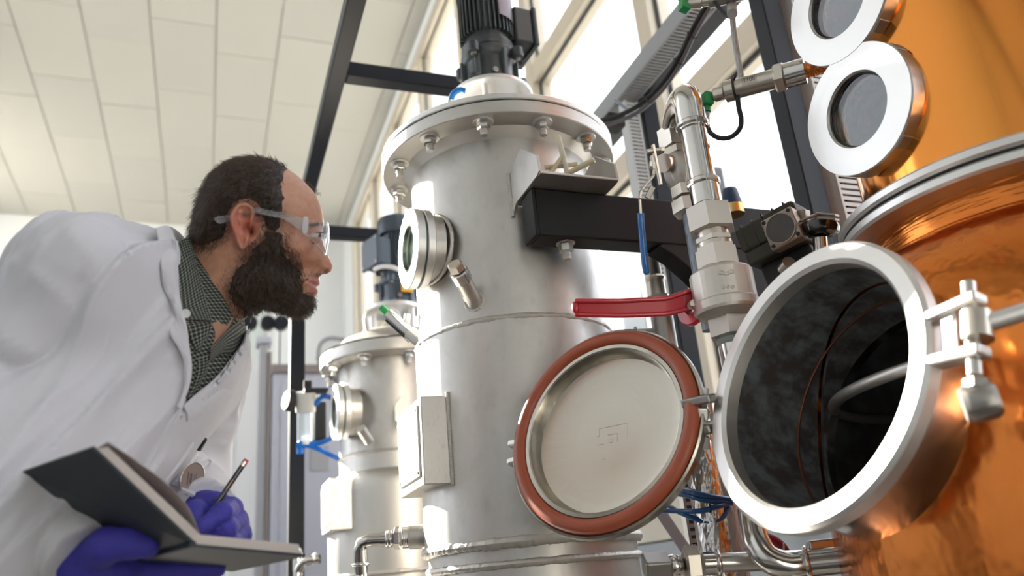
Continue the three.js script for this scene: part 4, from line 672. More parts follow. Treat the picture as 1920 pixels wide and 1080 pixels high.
// ---------- background along the hall ----------
{
  const B = (x0, x1, y0, y1, d, dz, mat, name, t) => { const p = at(x0, y1, d), q = at(x1, y0, d); return part(name, boxAt(p.x, Math.max(q.x, p.x + 0.02), Math.min(p.y, q.y), Math.max(p.y, q.y), p.z - dz, p.z, 0.004), mat, t); };
  const lilac = std({ color: lin(0.52, 0.53, 0.6), roughness: 0.5 }), grey = std({ color: lin(0.4, 0.4, 0.42), roughness: 0.5 }), brown = std({ color: lin(0.25, 0.21, 0.2), roughness: 0.5 }), cream = std({ color: lin(0.7, 0.7, 0.66), roughness: 0.6 });
  const drop = (t) => t;
  const cab = thing('control_cabinet', 'lilac-grey cabinet with a brown top rail behind the far post', 'cabinet', at(550, 1090, 4.9).setY(0));
  { const p = at(512, 700, 4.9), q = at(640, 700, 4.9); part('body', boxAt(p.x, q.x + 0.2, 0, p.y, p.z - 0.4, p.z, 0.006), lilac, cab); part('top_rail', boxAt(p.x - 0.01, q.x + 0.22, p.y, p.y + 0.055, p.z - 0.42, p.z + 0.02, 0.006), brown, cab); part('door_panel', boxAt(p.x + 0.05, q.x, 0.12, p.y - 0.06, p.z, p.z + 0.008, 0.003), lilac, cab); part('vent_grille', boxAt(p.x + 0.22, p.x + 0.33, p.y - 0.6, p.y - 0.45, p.z + 0.008, p.z + 0.014, 0.002), grey, cab); }
  const col = thing('steel_column', 'grey boxed column with a brown edge strip beside the cabinet', 'column', at(494, 1090, 4.6).setY(0));
  { const p = at(487, 660, 4.6), q = at(503, 660, 4.6); part('column_body', boxAt(p.x, q.x, 0, p.y + 0.05, p.z - 0.1, p.z, 0.004), grey, col); part('edge_strip', boxAt(q.x, q.x + 0.02, 0, p.y, p.z - 0.08, p.z + 0.01, 0.003), brown, col); part('cap', boxAt(p.x - 0.02, q.x + 0.02, p.y + 0.05, p.y + 0.09, p.z - 0.12, p.z + 0.02, 0.005), lilac, col); }
  windowCount; const dr = structure('door_1', 'white door with a dark handle in the background', 'door', at(460, 1090, 6).setY(0));
  { const p = at(405, 560, 6), q = at(500, 560, 6); part('door_leaf', boxAt(p.x, q.x, 0, p.y, p.z - 0.05, p.z, 0.005), std({ color: lin(0.62, 0.68, 0.64), roughness: 0.5 }), dr); part('door_frame', [boxAt(q.x, q.x + 0.07, 0, p.y + 0.07, p.z - 0.06, p.z + 0.02, 0.004), boxAt(p.x - 0.07, p.x, 0, p.y + 0.07, p.z - 0.06, p.z + 0.02, 0.004), boxAt(p.x, q.x, p.y, p.y + 0.07, p.z - 0.06, p.z + 0.02, 0.004)], cream, dr); const h = at(500, 975, 6); part('door_handle', [boxAt(h.x - 0.12, h.x + 0.02, h.y - 0.012, h.y + 0.012, p.z, p.z + 0.05, 0.006), boxAt(h.x - 0.012, h.x + 0.016, h.y - 0.09, h.y + 0.09, p.z, p.z + 0.012, 0.005)], M.rubber, dr); const l = at(478, 800, 6); part('door_closer', boxAt(l.x - 0.06, l.x + 0.06, l.y - 0.09, l.y + 0.09, p.z, p.z + 0.05, 0.01), M.steelDark, dr); }
  for (const [x0, x1, top, bot, lab] of [[466, 472, 560, 676, 'thin dark post beyond the shirt collar'], [500, 505, 545, 664, 'thin dark post under the beard carrying a round clamp'], [523, 532, 540, 690, 'wider dark post just left of the far frame post']]) {
    const t = thing('dark_post', lab, 'post', at(x0, bot, 5)); const p = at(x0, bot, 5), q = at(x1, top, 5); part('post_body', boxAt(p.x, q.x, p.y - (x0 === 523 ? 0 : 0.0), q.y + 0.6, p.z - 0.03, p.z, 0.003), M.frame, t); part('post_foot', boxAt(p.x - 0.015, q.x + 0.015, p.y - 0.03, p.y + 0.005, p.z - 0.045, p.z + 0.015, 0.003), M.frame, t); part('clamp', put(new THREE.CylinderGeometry(0.045, 0.045, 0.05, 20), at((x0 + x1) / 2, 605, 5).add(V(0, 0, -0.015)), V(0, 0, 1)), M.frame, t);
  }
  { const lo = thing('low_cupboard', 'low white cupboard under the thin dark posts', 'cupboard', at(465, 1090, 5).setY(0)), p = at(440, 677, 5), q = at(508, 677, 5); part('carcass', boxAt(p.x, q.x, 0, q.y, q.z - 0.5, q.z + 0.02, 0.006), M.white, lo); part('cupboard_door', boxAt(p.x + 0.02, q.x - 0.02, 0.08, q.y - 0.05, q.z + 0.02, q.z + 0.035, 0.004), M.white, lo); }
  const w = thing('bent_conduit', 'grey bent conduit behind the domed lid', 'conduit', at(598, 692, 5.15)); part('conduit', tube([at(600, 692, 5.15), at(598, 660, 5.15), at(604, 642, 5.15), at(620, 634, 5.15), at(645, 636, 5.15)], 0.015, 30, 10), grey, w); part('conduit_clip', put(torus(0.018, 0.006, 20, 6), at(599, 672, 5.15), V(0, 1, 0)), grey, w);
  // white plastered pier and pale cupboards that close the view down the hall
  const pier = thing('white_cupboard', 'tall white cupboard at the far end behind the tanks', 'cupboard', V(0.9, 0, -8.4));
  part('carcass', boxAt(0.25, 1.7, 0, 3.2, -9.0, -8.4, 0.01), M.white, pier); for (let i = 0; i < 3; i++) { const dd = part('cupboard_door', boxAt(0.27 + 0.48 * i, 0.27 + 0.48 * i + 0.46, 0.1, 3.15, -8.4, -8.375, 0.004), M.white, pier); part('door_knob', put(new THREE.SphereGeometry(0.025, 14, 10), V(0.32 + 0.48 * i, 1.2, -8.36)), M.steel, dd); }
}

// ---------- the person ----------
// naive surface nets: closed smooth mesh of f = 0 inside the box lo..hi
function nets(f, lo, hi, cell, grad = 0.6) {
  const n = [0, 1, 2].map((k) => Math.ceil((hi.getComponent(k) - lo.getComponent(k)) / cell) + 1), [nx, ny, nz] = n, F = new Float32Array(nx * ny * nz);
  for (let k = 0, o = 0; k < nz; k++) for (let j = 0; j < ny; j++) for (let i = 0; i < nx; i++, o++) F[o] = (i && j && k && i < nx - 1 && j < ny - 1 && k < nz - 1) ? f(lo.x + i * cell, lo.y + j * cell, lo.z + k * cell) : Math.max(cell, f(lo.x + i * cell, lo.y + j * cell, lo.z + k * cell));
  const id = new Int32Array(nx * ny * nz).fill(-1), P = [], I = [];
  const E = [[0, 1], [0, 2], [0, 4], [1, 3], [1, 5], [2, 3], [2, 6], [3, 7], [4, 5], [4, 6], [5, 7], [6, 7]], off = [0, 1, nx, nx + 1, nx * ny, nx * ny + 1, nx * ny + nx, nx * ny + nx + 1];
  for (let k = 0; k < nz - 1; k++) for (let j = 0; j < ny - 1; j++) for (let i = 0; i < nx - 1; i++) {
    const o = i + nx * (j + ny * k); let m = 0; for (let c = 0; c < 8; c++) if (F[o + off[c]] < 0) m |= 1 << c;
    if (m === 0 || m === 255) continue;
    let x = 0, y = 0, z = 0, q = 0;
    for (const [a, b] of E) { if (((m >> a) & 1) === ((m >> b) & 1)) continue; const fa = F[o + off[a]], fb = F[o + off[b]], t = fa / (fa - fb); x += (a & 1) + t * ((b & 1) - (a & 1)); y += ((a >> 1) & 1) + t * (((b >> 1) & 1) - ((a >> 1) & 1)); z += (a >> 2) + t * ((b >> 2) - (a >> 2)); q++; }
    id[o] = P.length / 3; P.push(lo.x + (i + x / q) * cell, lo.y + (j + y / q) * cell, lo.z + (k + z / q) * cell);
  }
  const sx = 1, sy = nx, sz = nx * ny, quad = (a, b, c, d, flip) => { if (a < 0 || b < 0 || c < 0 || d < 0) return; flip ? I.push(a, b, c, a, c, d) : I.push(a, c, b, a, d, c); };
  for (let k = 1; k < nz - 1; k++) for (let j = 1; j < ny - 1; j++) for (let i = 1; i < nx - 1; i++) {
    const o = i + nx * (j + ny * k), s = F[o] < 0;
    if (s !== F[o + sx] < 0) quad(id[o - sy - sz], id[o - sz], id[o], id[o - sy], s);
    if (s !== F[o + sy] < 0) quad(id[o - sx - sz], id[o - sx], id[o], id[o - sz], s);
    if (s !== F[o + sz] < 0) quad(id[o - sx - sy], id[o - sy], id[o], id[o - sx], s);
  }
  const g = new THREE.BufferGeometry(); g.setAttribute('position', new THREE.Float32BufferAttribute(P, 3)); g.setIndex(I);
  const N = new Float32Array(P.length), h = cell * grad;
  for (let v = 0; v < P.length; v += 3) { const [x, y, z] = [P[v], P[v + 1], P[v + 2]], a = f(x + h, y, z) - f(x - h, y, z), b = f(x, y + h, z) - f(x, y - h, z), c = f(x, y, z + h) - f(x, y, z - h), l = Math.hypot(a, b, c) || 1; N[v] = a / l; N[v + 1] = b / l; N[v + 2] = c / l; }
  g.setAttribute('normal', new THREE.BufferAttribute(N, 3)); g.setAttribute('uv', new THREE.BufferAttribute(new Float32Array(P.length / 3 * 2), 2));
  return g;
}
const smin = (a, b, k) => { const h = Math.max(k - Math.abs(a - b), 0) / k; return Math.min(a, b) - h * h * k * 0.25; };
// distance to a tapered capsule
function cap(a, ra, b, rb) { const ax = a.x, ay = a.y, az = a.z, dx = b.x - ax, dy = b.y - ay, dz = b.z - az, L = dx * dx + dy * dy + dz * dz || 1e-9; return (x, y, z) => { const px = x - ax, py = y - ay, pz = z - az; let t = (px * dx + py * dy + pz * dz) / L; t = t < 0 ? 0 : t > 1 ? 1 : t; const ex = px - dx * t, ey = py - dy * t, ez = pz - dz * t; return Math.sqrt(ex * ex + ey * ey + ez * ez) - (ra + (rb - ra) * t); }; }
const joined = (list, k) => (x, y, z) => { let d = list[0](x, y, z); for (let i = 1; i < list.length; i++) d = smin(d, list[i](x, y, z), k); return d; };
function polySdf(pts) { const n = pts.length; return (x, y) => { let d = 1e9, s = 1; for (let i = 0, j = n - 1; i < n; j = i++) { const [xi, yi] = pts[i], [xj, yj] = pts[j], ex = xj - xi, ey = yj - yi, wx = x - xi, wy = y - yi, t = Math.max(0, Math.min(1, (wx * ex + wy * ey) / (ex * ex + ey * ey))), bx = wx - ex * t, by = wy - ey * t; d = Math.min(d, bx * bx + by * by); const c1 = y >= yi, c2 = y < yj, c3 = ex * wy > ey * wx; if ((c1 && c2 && c3) || (!c1 && !c2 && !c3)) s = -s; } return s * Math.sqrt(d); }; }
const smoothPoly = (pts, n = 4) => { const c = new THREE.CatmullRomCurve3(pts.map(([x, y]) => V(x, y, 0)), true, 'catmullrom', 0.5); return c.getPoints(pts.length * n).slice(0, -1).map((p) => [p.x, p.y]); };

const person = thing('person', 'man in white lab coat and checked shirt leaning towards the tank with a notebook', 'person', V(-0.34, 0, -1.1));
// head axes: hx forwards (the way he looks), hy up, hz towards his near side
const HD = 1.17, HO = at(460, 440, HD), hz = EYE.clone().sub(HO).normalize(), hx = RIGHT.clone().addScaledVector(hz, -RIGHT.dot(hz)).normalize(), hy = hz.clone().cross(hx);
const HS = HD / FOCAL, HC = hz.dot(BACK);
const X = (px) => (px - 460) * HS * HC, Yh = (py) => (440 - py) * HS, XY = ([a, b]) => [X(a), Yh(b)];
const headM = new THREE.Matrix4().makeBasis(hx, hy, hz).setPosition(HO);
const headP = (px, py, z) => V(X(px), Yh(py), z).applyMatrix4(headM);
const skullLine = smoothPoly([[473, 297], [510, 302], [545, 317], [574, 338], [596, 362], [607, 386], [612, 408], [612.5, 424], [608, 437], [608.5, 448], [614, 464], [620, 479], [626, 492], [629, 502], [625.5, 511], [617, 516], [607, 517.5], [602, 523], [604, 531], [602, 537], [596.5, 541], [599, 547], [597, 556], [590, 562], [591, 573], [585, 587], [570, 596], [549, 596], [525, 588], [505, 583], [488, 582], [465, 592], [436, 612], [408, 640], [384, 672], [352, 700], [322, 640], [318, 580], [330, 520], [350, 470], [362, 435], [370, 400], [381, 362], [400, 332], [432, 307]].map(XY), 3);
const skullD = polySdf(skullLine);
const WID = [[470, 300, 0.052], [440, 330, 0.066], [500, 330, 0.07], [450, 380, 0.0745], [500, 380, 0.0735], [400, 390, 0.066], [550, 345, 0.06], [545, 395, 0.066], [590, 380, 0.05], [590, 415, 0.052], [604, 430, 0.03], [575, 445, 0.058], [555, 460, 0.063], [520, 450, 0.066], [470, 440, 0.068], [420, 450, 0.06], [606, 452, 0.0125], [613, 468, 0.0115], [622, 500, 0.0135], [612, 508, 0.0165], [600, 500, 0.024], [590, 480, 0.038], [600, 525, 0.023], [588, 528, 0.033], [575, 530, 0.043], [598, 541, 0.021], [596, 552, 0.021], [586, 563, 0.026], [588, 575, 0.025], [575, 588, 0.031], [555, 570, 0.045], [540, 540, 0.056], [520, 580, 0.047], [500, 520, 0.06], [480, 565, 0.054], [450, 520, 0.058], [430, 560, 0.056], [400, 600, 0.058], [370, 560, 0.059], [370, 480, 0.056], [350, 640, 0.066], [380, 440, 0.058]].map(([a, b, w]) => [X(a), Yh(b), w]);
function widthAt(x, y) { let s = 0, w = 0; for (const [a, b, c] of WID) { const d = (x - a) ** 2 + (y - b) ** 2 + 4e-5, k = 1 / (d * d); s += k; w += k * c; } return w / s; }
const gauss = (x, y, px, py, r) => Math.exp(-((x - X(px)) ** 2 + (y - Yh(py)) ** 2) / (r * HS) ** 2);
const segGauss = (x, y, p, q, r) => { const ax = X(p[0]), ay = Yh(p[1]), dx = X(q[0]) - ax, dy = Yh(q[1]) - ay, t = Math.max(0, Math.min(1, ((x - ax) * dx + (y - ay) * dy) / (dx * dx + dy * dy))); return Math.exp(-((x - ax - dx * t) ** 2 + (y - ay - dy * t) ** 2) / (r * HS) ** 2); };
function relief(x, y) { // half width of the head at (x, y) of its mid plane; negative outside the profile
  const d = -skullD(x, y); if (d <= 0) return d * 2;
  const W = widthAt(x, y), q = Math.min(1, d / (W * 0.95)), w = W * Math.sqrt(1 - (1 - q) ** 2);
  return Math.max(Math.min(w, 0.0045), w - 0.014 * gauss(x, y, 466, 433, 8) - 0.012 * gauss(x, y, 469, 437, 4) - 0.011 * gauss(x, y, 591, 441, 13) + 0.003 * segGauss(x, y, [582, 424], [606, 421], 6) + 0.003 * gauss(x, y, 566, 466, 22) - 0.006 * segGauss(x, y, [574, 527], [600, 539], 2.6) + 0.003 * segGauss(x, y, [580, 533], [598, 546], 5) - 0.02 * gauss(x, y, 612, 511, 3.6) - 0.0018 * segGauss(x, y, [604, 496], [601, 515], 3.5) + 0.0032 * gauss(x, y, 608, 506, 6) - 0.003 * segGauss(x, y, [596, 502], [578, 522], 5) + 0.002 * segGauss(x, y, [581, 450], [597, 451], 3));
}
const headF = (x, y, z) => { const r = relief(x, y), d = -skullD(x, y); const a = Math.abs(z) - r; return d <= 0 ? Math.max(a, -d) : a * Math.min(1, 0.35 + d / 0.03); };
const inHead = (g) => g.applyMatrix4(headM);
// ear
const earLine = smoothPoly([[437, 400], [447, 387], [462, 384], [474, 390], [479, 402], [474, 418], [471, 434], [467, 448], [464, 459], [456, 467], [448, 464], [442, 447], [435, 425], [433, 410]].map(XY), 4), earD = polySdf(earLine);
const earF = (x, y, z) => {
  const d = -earD(x, y), base = 0.071 + (X(474) - x) * 0.42, rim = 0.0052 * Math.exp(-(((d - 0.0035) / 0.0028) ** 2)) * Math.min(1, Math.max(0, (X(480) - x) / 0.006));
  const conch = 0.017 * gauss(x, y, 465, 430, 9) + 0.008 * gauss(x, y, 460, 408, 8) + 0.014 * gauss(x, y, 469, 436, 5), anti = 0.004 * segGauss(x, y, [452, 402], [455, 440], 4), trag = 0.004 * gauss(x, y, 474, 436, 4);
  const topz = base + 0.003 + rim + anti + trag - conch, bot = base - 0.006 - conch * 0.6;
  return Math.max(-d + 0.0008, z - topz, bot - z) ;
};
const skin = phys({ color: lin(1, 1, 1), vertexColors: true, roughness: 0.5, sheen: 0.15, sheenRoughness: 0.5 });
function skinColors(g) { // natural colour of the skin: redder ears, lips and cheeks
  const p = g.attributes.position, c = new Float32Array(p.count * 3);
  for (let i = 0; i < p.count; i++) {
    const x = p.getX(i), y = p.getY(i), z = p.getZ(i), n = 0.03 * noise3(x * 90, y * 90, z * 90) + 0.02 * noise3(x * 300, y * 300, z * 300);
    const lips = Math.max(segGauss(x, y, [580, 530], [602, 532], 5), segGauss(x, y, [584, 546], [598, 549], 5)) * (x > X(572) ? 1 : 0), cheek = Math.max(gauss(x, y, 565, 485, 26), gauss(x, y, 622, 500, 14)), ear = gauss(x, y, 455, 425, 36) * (z > 0.058 ? 1 : 0), stub = Math.max(segGauss(x, y, [585, 516], [604, 521], 5), gauss(x, y, 588, 572, 12)) * 0.6, brow = segGauss(x, y, [581, 421], [606, 420], 4.5);
    let r = 0.46 + n, gg = 0.235 + n * 0.8 - 0.03 * cheek - 0.07 * ear, b = 0.15 + n * 0.6 - 0.015 * cheek - 0.035 * ear; r += 0.02 * cheek + 0.04 * ear;
    r = r * (1 - lips) + 0.4 * lips; gg = gg * (1 - lips) + 0.14 * lips; b = b * (1 - lips) + 0.15 * lips;
    const k = 1 - 0.8 * Math.max(stub, brow * 0.95); c.set([r * k, gg * k, b * k], i * 3);
  }
  g.setAttribute('color', new THREE.BufferAttribute(c, 3)); return g;
}
const headGeo = skinColors(nets(headF, V(X(310), Yh(705), -0.082), V(X(636), Yh(288), 0.082), 0.0029)), earGeo = nets(earF, V(X(428), Yh(472), 0.055), V(X(484), Yh(379), 0.105), 0.0011);
const earFar = earGeo.clone().scale(1, 1, -1); { const ix = earFar.index.array; for (let i = 0; i < ix.length; i += 3) { const t = ix[i]; ix[i] = ix[i + 1]; ix[i + 1] = t; } }
// skeleton in the room
const J = { s1: at(140, 508, 0.975), s2: at(392, 690, 1.27), e1: at(-95, 862, 0.92), w1: at(128, 1040, 0.855), e2: at(352, 893, 1.27), w2: at(385, 955, 1.075), neck: at(345, 560, 1.15), chest: at(228, 665, 1.125), belly: V(-0.27, 1.2, -1.1), pelvis: V(-0.36, 0.98, -1.13), hipA: V(-0.33, 0.93, -1.02), hipB: V(-0.37, 0.93, -1.24), kneeA: V(-0.28, 0.52, -0.98), kneeB: V(-0.34, 0.52, -1.28), footA: V(-0.36, 0.08, -0.97), footB: V(-0.42, 0.08, -1.3) };
const torsoList = (o) => [cap(J.pelvis, 0.15 + o, J.belly, 0.145 + o), cap(J.belly, 0.145 + o, J.chest, 0.15 + o), cap(J.s1, 0.055 + o, J.neck, 0.058 + o), cap(J.neck, 0.055 + o, J.s2, 0.055 + o), cap(J.chest, 0.14 + o, J.s2.clone().lerp(J.chest, 0.35), 0.085 + o), cap(J.chest, 0.14 + o, J.s1.clone().lerp(J.chest, 0.4), 0.09 + o)];
{
  const bodyF = joined([...torsoList(-0.02), cap(J.s1, 0.045, J.e1, 0.036), cap(J.e1, 0.036, J.w1, 0.02), cap(J.s2, 0.045, J.e2, 0.036), cap(J.e2, 0.034, J.w2, 0.026), cap(J.hipA, 0.075, J.kneeA, 0.05), cap(J.kneeA, 0.05, J.footA, 0.035), cap(J.hipB, 0.075, J.kneeB, 0.05), cap(J.kneeB, 0.05, J.footB, 0.035), cap(J.footA, 0.03, V(-0.24, 0.045, -0.97), 0.025), cap(J.footB, 0.03, V(-0.3, 0.045, -1.3), 0.025)], 0.04);
  const b = nets(bodyF, V(-0.75, 0, -1.55), V(0.25, 1.75, -0.62), 0.016);
  const col = (g) => { const c = new Float32Array(g.attributes.position.count * 3); for (let i = 0; i < c.length; i += 3) c.set([0.46, 0.235, 0.15], i); g.setAttribute('color', new THREE.BufferAttribute(c, 3)); return g; };
  const list = [inHead(headGeo.clone()), inHead(skinColors(earGeo.clone())), inHead(skinColors(earFar)), col(b)].map((g) => g.toNonIndexed());
  part('body', mergeGeometries(list), skin, person);
}
{ // eyes
  for (const s of [1, -1]) {
    const c = [X(588.5), Yh(441), 0.0315 * s], e = part('eyeball', inHead(new THREE.SphereGeometry(0.0115, 28, 20).translate(...c)), phys({ color: lin(0.5, 0.45, 0.42), roughness: 0.2, clearcoat: 1 }), person);
    const d = V(0.85, -0.12, 0.5 * s).normalize(); part('iris', inHead(put(new THREE.SphereGeometry(0.0056, 20, 14).scale(1, 0.35, 1), V(...c).addScaledVector(d, 0.0102), d)), std({ color: lin(0.05, 0.025, 0.012), roughness: 0.2 }), e);
    const lid = (y0, y1) => inHead(new THREE.SphereGeometry(0.0126, 28, 12, 0, Math.PI * 2, y0, y1).translate(...c));
    part('upper_eyelid', lid(0, 1.36), std({ color: lin(0.42, 0.2, 0.14), roughness: 0.5 }), e); part('lower_eyelid', lid(1.8, 1.34), std({ color: lin(0.46, 0.23, 0.16), roughness: 0.5 }), e);
    const lash = []; for (let i = 0; i < 26; i++) { const a = -1.2 + i * 0.1, q = V(Math.cos(a), 0.28, Math.sin(a) * 1).normalize(); const p = V(...c).addScaledVector(V(q.x, q.y, q.z * 1), 0.0125); if (q.x < 0.1) continue; lash.push(rod(p, p.clone().add(V(q.x * 0.007, 0.001, q.z * 0.004)), 0.0003, 0.00008, 4)); }
    part('eyelashes', lash.map((g) => inHead(g)), std({ color: lin(0.008, 0.006, 0.005), roughness: 0.6 }), e);
  }
}
// hair and beard: cushions that follow the head, covered with fine strands
const strandMat = std({ color: lin(0.075, 0.042, 0.027), roughness: 0.4 }), hairMat = std({ color: lin(0.026, 0.016, 0.011), roughness: 0.6 });
function pelt(name, outline, holes, thick, lumps, strands, flow, lift, zmin, widthR = 0.00022, ragged = 0.002, fringe = 2600, spread = 0.008) {
  const pd = polySdf(smoothPoly(outline.map(XY), 3)), hd = holes.map((h) => polySdf(smoothPoly(h.map(XY), 3)));
  const edge = (x, y) => { let d = -pd(x, y) - 0.0015 + ragged * (noise3(x * 90, y * 90, 3) + 0.5 * noise3(x * 260, y * 260, 8)); for (const h of hd) d = Math.min(d, h(x, y) + 0.002 * noise3(x * 200, y * 200, 5)); return d; };
  const f = (x, y, z) => { const e = edge(x, y), k = Math.max(-0.004, Math.min(1, e / 0.02) * thick), n = lumps * (noise3(x * 130, y * 60, z * 130) + 0.6 * noise3(x * 260, y * 160, z * 260)); const d = -skullD(x, y) + k; const W = widthAt(x, y), q = Math.max(0, Math.min(1, d / (W * 0.95))), w = W * Math.sqrt(1 - (1 - q) ** 2) + (d > 0 ? k + (k > 0 ? n : 0) : 0); const a = Math.abs(z) - w; return Math.max(d <= 0 ? Math.max(a, -d) : a * Math.min(1, 0.35 + d / 0.03), -e, zmin - Math.abs(z)); };
  const xs = outline.map((p) => X(p[0])), ys = outline.map((p) => Yh(p[1]));
  const g = nets(f, V(Math.min(...xs) - 0.012, Math.min(...ys) - 0.012, -0.09), V(Math.max(...xs) + 0.012, Math.max(...ys) + 0.012, 0.09), 0.0026);
  const base = part(name, inHead(g.clone()), hairMat, person);
  const p = g.attributes.position, nn = g.attributes.normal, P = [], N = []; seed = 4211 + strands;
  const ix = g.index.array, A = [], v = (i) => V(p.getX(i), p.getY(i), p.getZ(i)); let tot = 0;
  for (let i = 0; i < ix.length; i += 3) { tot += v(ix[i + 1]).sub(v(ix[i])).cross(v(ix[i + 2]).sub(v(ix[i]))).length(); A.push(tot); }
  const out = new Float32Array(strands * 3 * 2 * 2 * 9), no = new Float32Array(out.length); let w = 0;
  for (let s = 0; s < strands; s++) {
    const t = rnd(0, tot); let lo = 0, hi = A.length - 1; while (lo < hi) { const m = (lo + hi) >> 1; A[m] < t ? lo = m + 1 : hi = m; }
    const i = ix[lo * 3], q = v(i).lerp(v(ix[lo * 3 + 1]), rnd()).lerp(v(ix[lo * 3 + 2]), rnd() * 0.7), nrm = V(nn.getX(i), nn.getY(i), nn.getZ(i));
    if (Math.abs(q.z) < 0.01 && false) continue;
    const fl = flow(q), dir = fl.clone().addScaledVector(nrm, -fl.dot(nrm)).normalize(), L = fl.length() * rnd(0.6, 1.25);
    dir.add(V(rnd(-0.35, 0.35), rnd(-0.35, 0.35), rnd(-0.35, 0.35))).normalize();
    const a = q.clone().addScaledVector(nrm, -0.002), b = q.clone().addScaledVector(dir, L * 0.5).addScaledVector(nrm, lift * L * 0.8), c = q.clone().addScaledVector(dir, L).addScaledVector(nrm, lift * L * (0.7 + rnd(-0.5, 0.5)));
    const e1 = nrm.clone().cross(dir).normalize(), e2 = dir.clone().cross(e1), R = (k, r) => [0, 1, 2].map((h) => [e1.x * Math.cos(h * 2.094) * r + e2.x * Math.sin(h * 2.094) * r, e1.y * Math.cos(h * 2.094) * r + e2.y * Math.sin(h * 2.094) * r, e1.z * Math.cos(h * 2.094) * r + e2.z * Math.sin(h * 2.094) * r]);
    const rings = [[a, widthR * 1.2], [b, widthR], [c, widthR * 0.35]].map(([o, r]) => R(0, r).map((d) => [o.x + d[0], o.y + d[1], o.z + d[2], d[0] / r, d[1] / r, d[2] / r]));
    for (let k = 0; k < 2; k++) for (let h = 0; h < 3; h++) { const A0 = rings[k][h], B0 = rings[k][(h + 1) % 3], C0 = rings[k + 1][h], D0 = rings[k + 1][(h + 1) % 3]; for (const u of [A0, B0, C0, B0, D0, C0]) { out.set(u.slice(0, 3), w); no.set(u.slice(3), w); w += 3; } }
  }
  { // thin fringe of single hairs across the edge
    const line = smoothPoly(outline.map(XY), 3), extra = []; for (let s = 0; s < fringe; s++) { const q = line[Math.floor(rnd(0, line.length))], x = q[0] + (rnd() + rnd() + rnd() - 1.5) * spread, y = q[1] + (rnd() + rnd() + rnd() - 1.5) * spread; if (-skullD(x, y) < 0.004 || (name === 'beard' && x > X(565) && y > Yh(558))) continue; const sd = rnd() < 0.75 ? 1 : -1, a = V(x, y, sd * (relief(x, y) - 0.0005)), d = flow(a).multiplyScalar(rnd(0.4, 0.9)); extra.push(rod(a, a.clone().add(d).add(V(rnd(-0.003, 0.003), rnd(-0.002, 0.002), sd * rnd(0.0005, 0.0025))), widthR * 0.9, widthR * 0.3, 3)); }
    if (extra.length) { const m = part(name + '_fringe', inHead(merge(extra)), strandMat, base); m.userData.kind = 'stuff'; } }
  const sg = new THREE.BufferGeometry(); sg.setAttribute('position', new THREE.BufferAttribute(out.subarray(0, w), 3)); sg.setAttribute('normal', new THREE.BufferAttribute(no.subarray(0, w), 3)); sg.setAttribute('uv', new THREE.BufferAttribute(new Float32Array(w / 3 * 2), 2));
  const m = part(name + '_strands', inHead(sg), strandMat, base); m.userData.kind = 'stuff';
}
pelt('hair', [[546, 316], [514, 296], [473, 288], [438, 294], [408, 311], [388, 340], [374, 366], [364, 396], [355, 424], [347, 437], [354, 452], [370, 461], [392, 459], [409, 455], [420, 446], [428, 436], [433, 412], [440, 392], [455, 380], [472, 381], [482, 392], [487, 408], [497, 432], [512, 438], [524, 432], [528, 414], [534, 398], [534, 378], [531, 356], [533, 338], [537, 325]], [], 0.0055, 0.0016, 15000, (q) => { const a = Math.atan2(q.y - Yh(385), q.x - X(455)); const back = Math.max(0, Math.min(1, (X(440) - q.x) / 0.04)); return V(-0.75 * (1 - back) - 0.25 * back, -0.35 * (1 - back) - 1 * back, 0.0).multiplyScalar(0.013); }, 0.22, 0.0);
pelt('beard', [[497, 430], [526, 432], [529, 448], [536, 468], [545, 484], [556, 497], [566, 504], [574, 511], [566, 519], [563, 528], [566, 540], [573, 549], [583, 553], [593, 560], [594, 574], [587, 591], [572, 600], [551, 603], [527, 594], [508, 588], [490, 586], [466, 588], [448, 580], [432, 562], [424, 540], [430, 516], [444, 497], [460, 480], [471, 464], [484, 452], [492, 440]], [], 0.0045, 0.0016, 12500, (q) => V(0.1, -0.8, 0).multiplyScalar(0.0105), 0.45, 0.0, 0.00022, 0.0025, 6500, 0.014);
function stubble(name, outline, n, flow, r) { // short single hairs set in the skin
  const line = smoothPoly(outline.map(XY), 3), pd = polySdf(line), xs = line.map((q) => q[0]), ys = line.map((q) => q[1]), l = []; seed = 31 + n;
  for (let i = 0; l.length < n && i < n * 12; i++) { const x = rnd(Math.min(...xs), Math.max(...xs)), y = rnd(Math.min(...ys), Math.max(...ys)); if (pd(x, y) > 0.0006 * rnd(-2, 1) || -skullD(x, y) < 0.001) continue; const s = rnd() < 0.7 ? 1 : -1, a = V(x, y, s * (relief(x, y) - 0.0004)), d = flow.clone().multiplyScalar(rnd(0.6, 1.2)).add(V(rnd(-0.001, 0.001), rnd(-0.001, 0.001), s * rnd(0.0004, 0.0015))); l.push(rod(a, a.clone().add(d), r, r * 0.3, 3)); }
  part(name, inHead(merge(l)), strandMat, person).userData.kind = 'stuff';
}
stubble('moustache', [[572, 516], [588, 510], [602, 513], [605, 518], [598, 521], [586, 520], [574, 524], [567, 531], [563, 526]], 900, V(-0.0014, -0.0022, 0), 0.00016);
stubble('chin_tuft', [[583, 556], [590, 560], [592, 575], [584, 584], [578, 570]], 500, V(0.0008, -0.004, 0), 0.0002);
stubble('eyebrows', [[577, 424], [588, 418], [600, 416.5], [607, 420], [600, 422.5], [588, 425]], 1500, V(-0.005, 0.0006, 0), 0.0002);
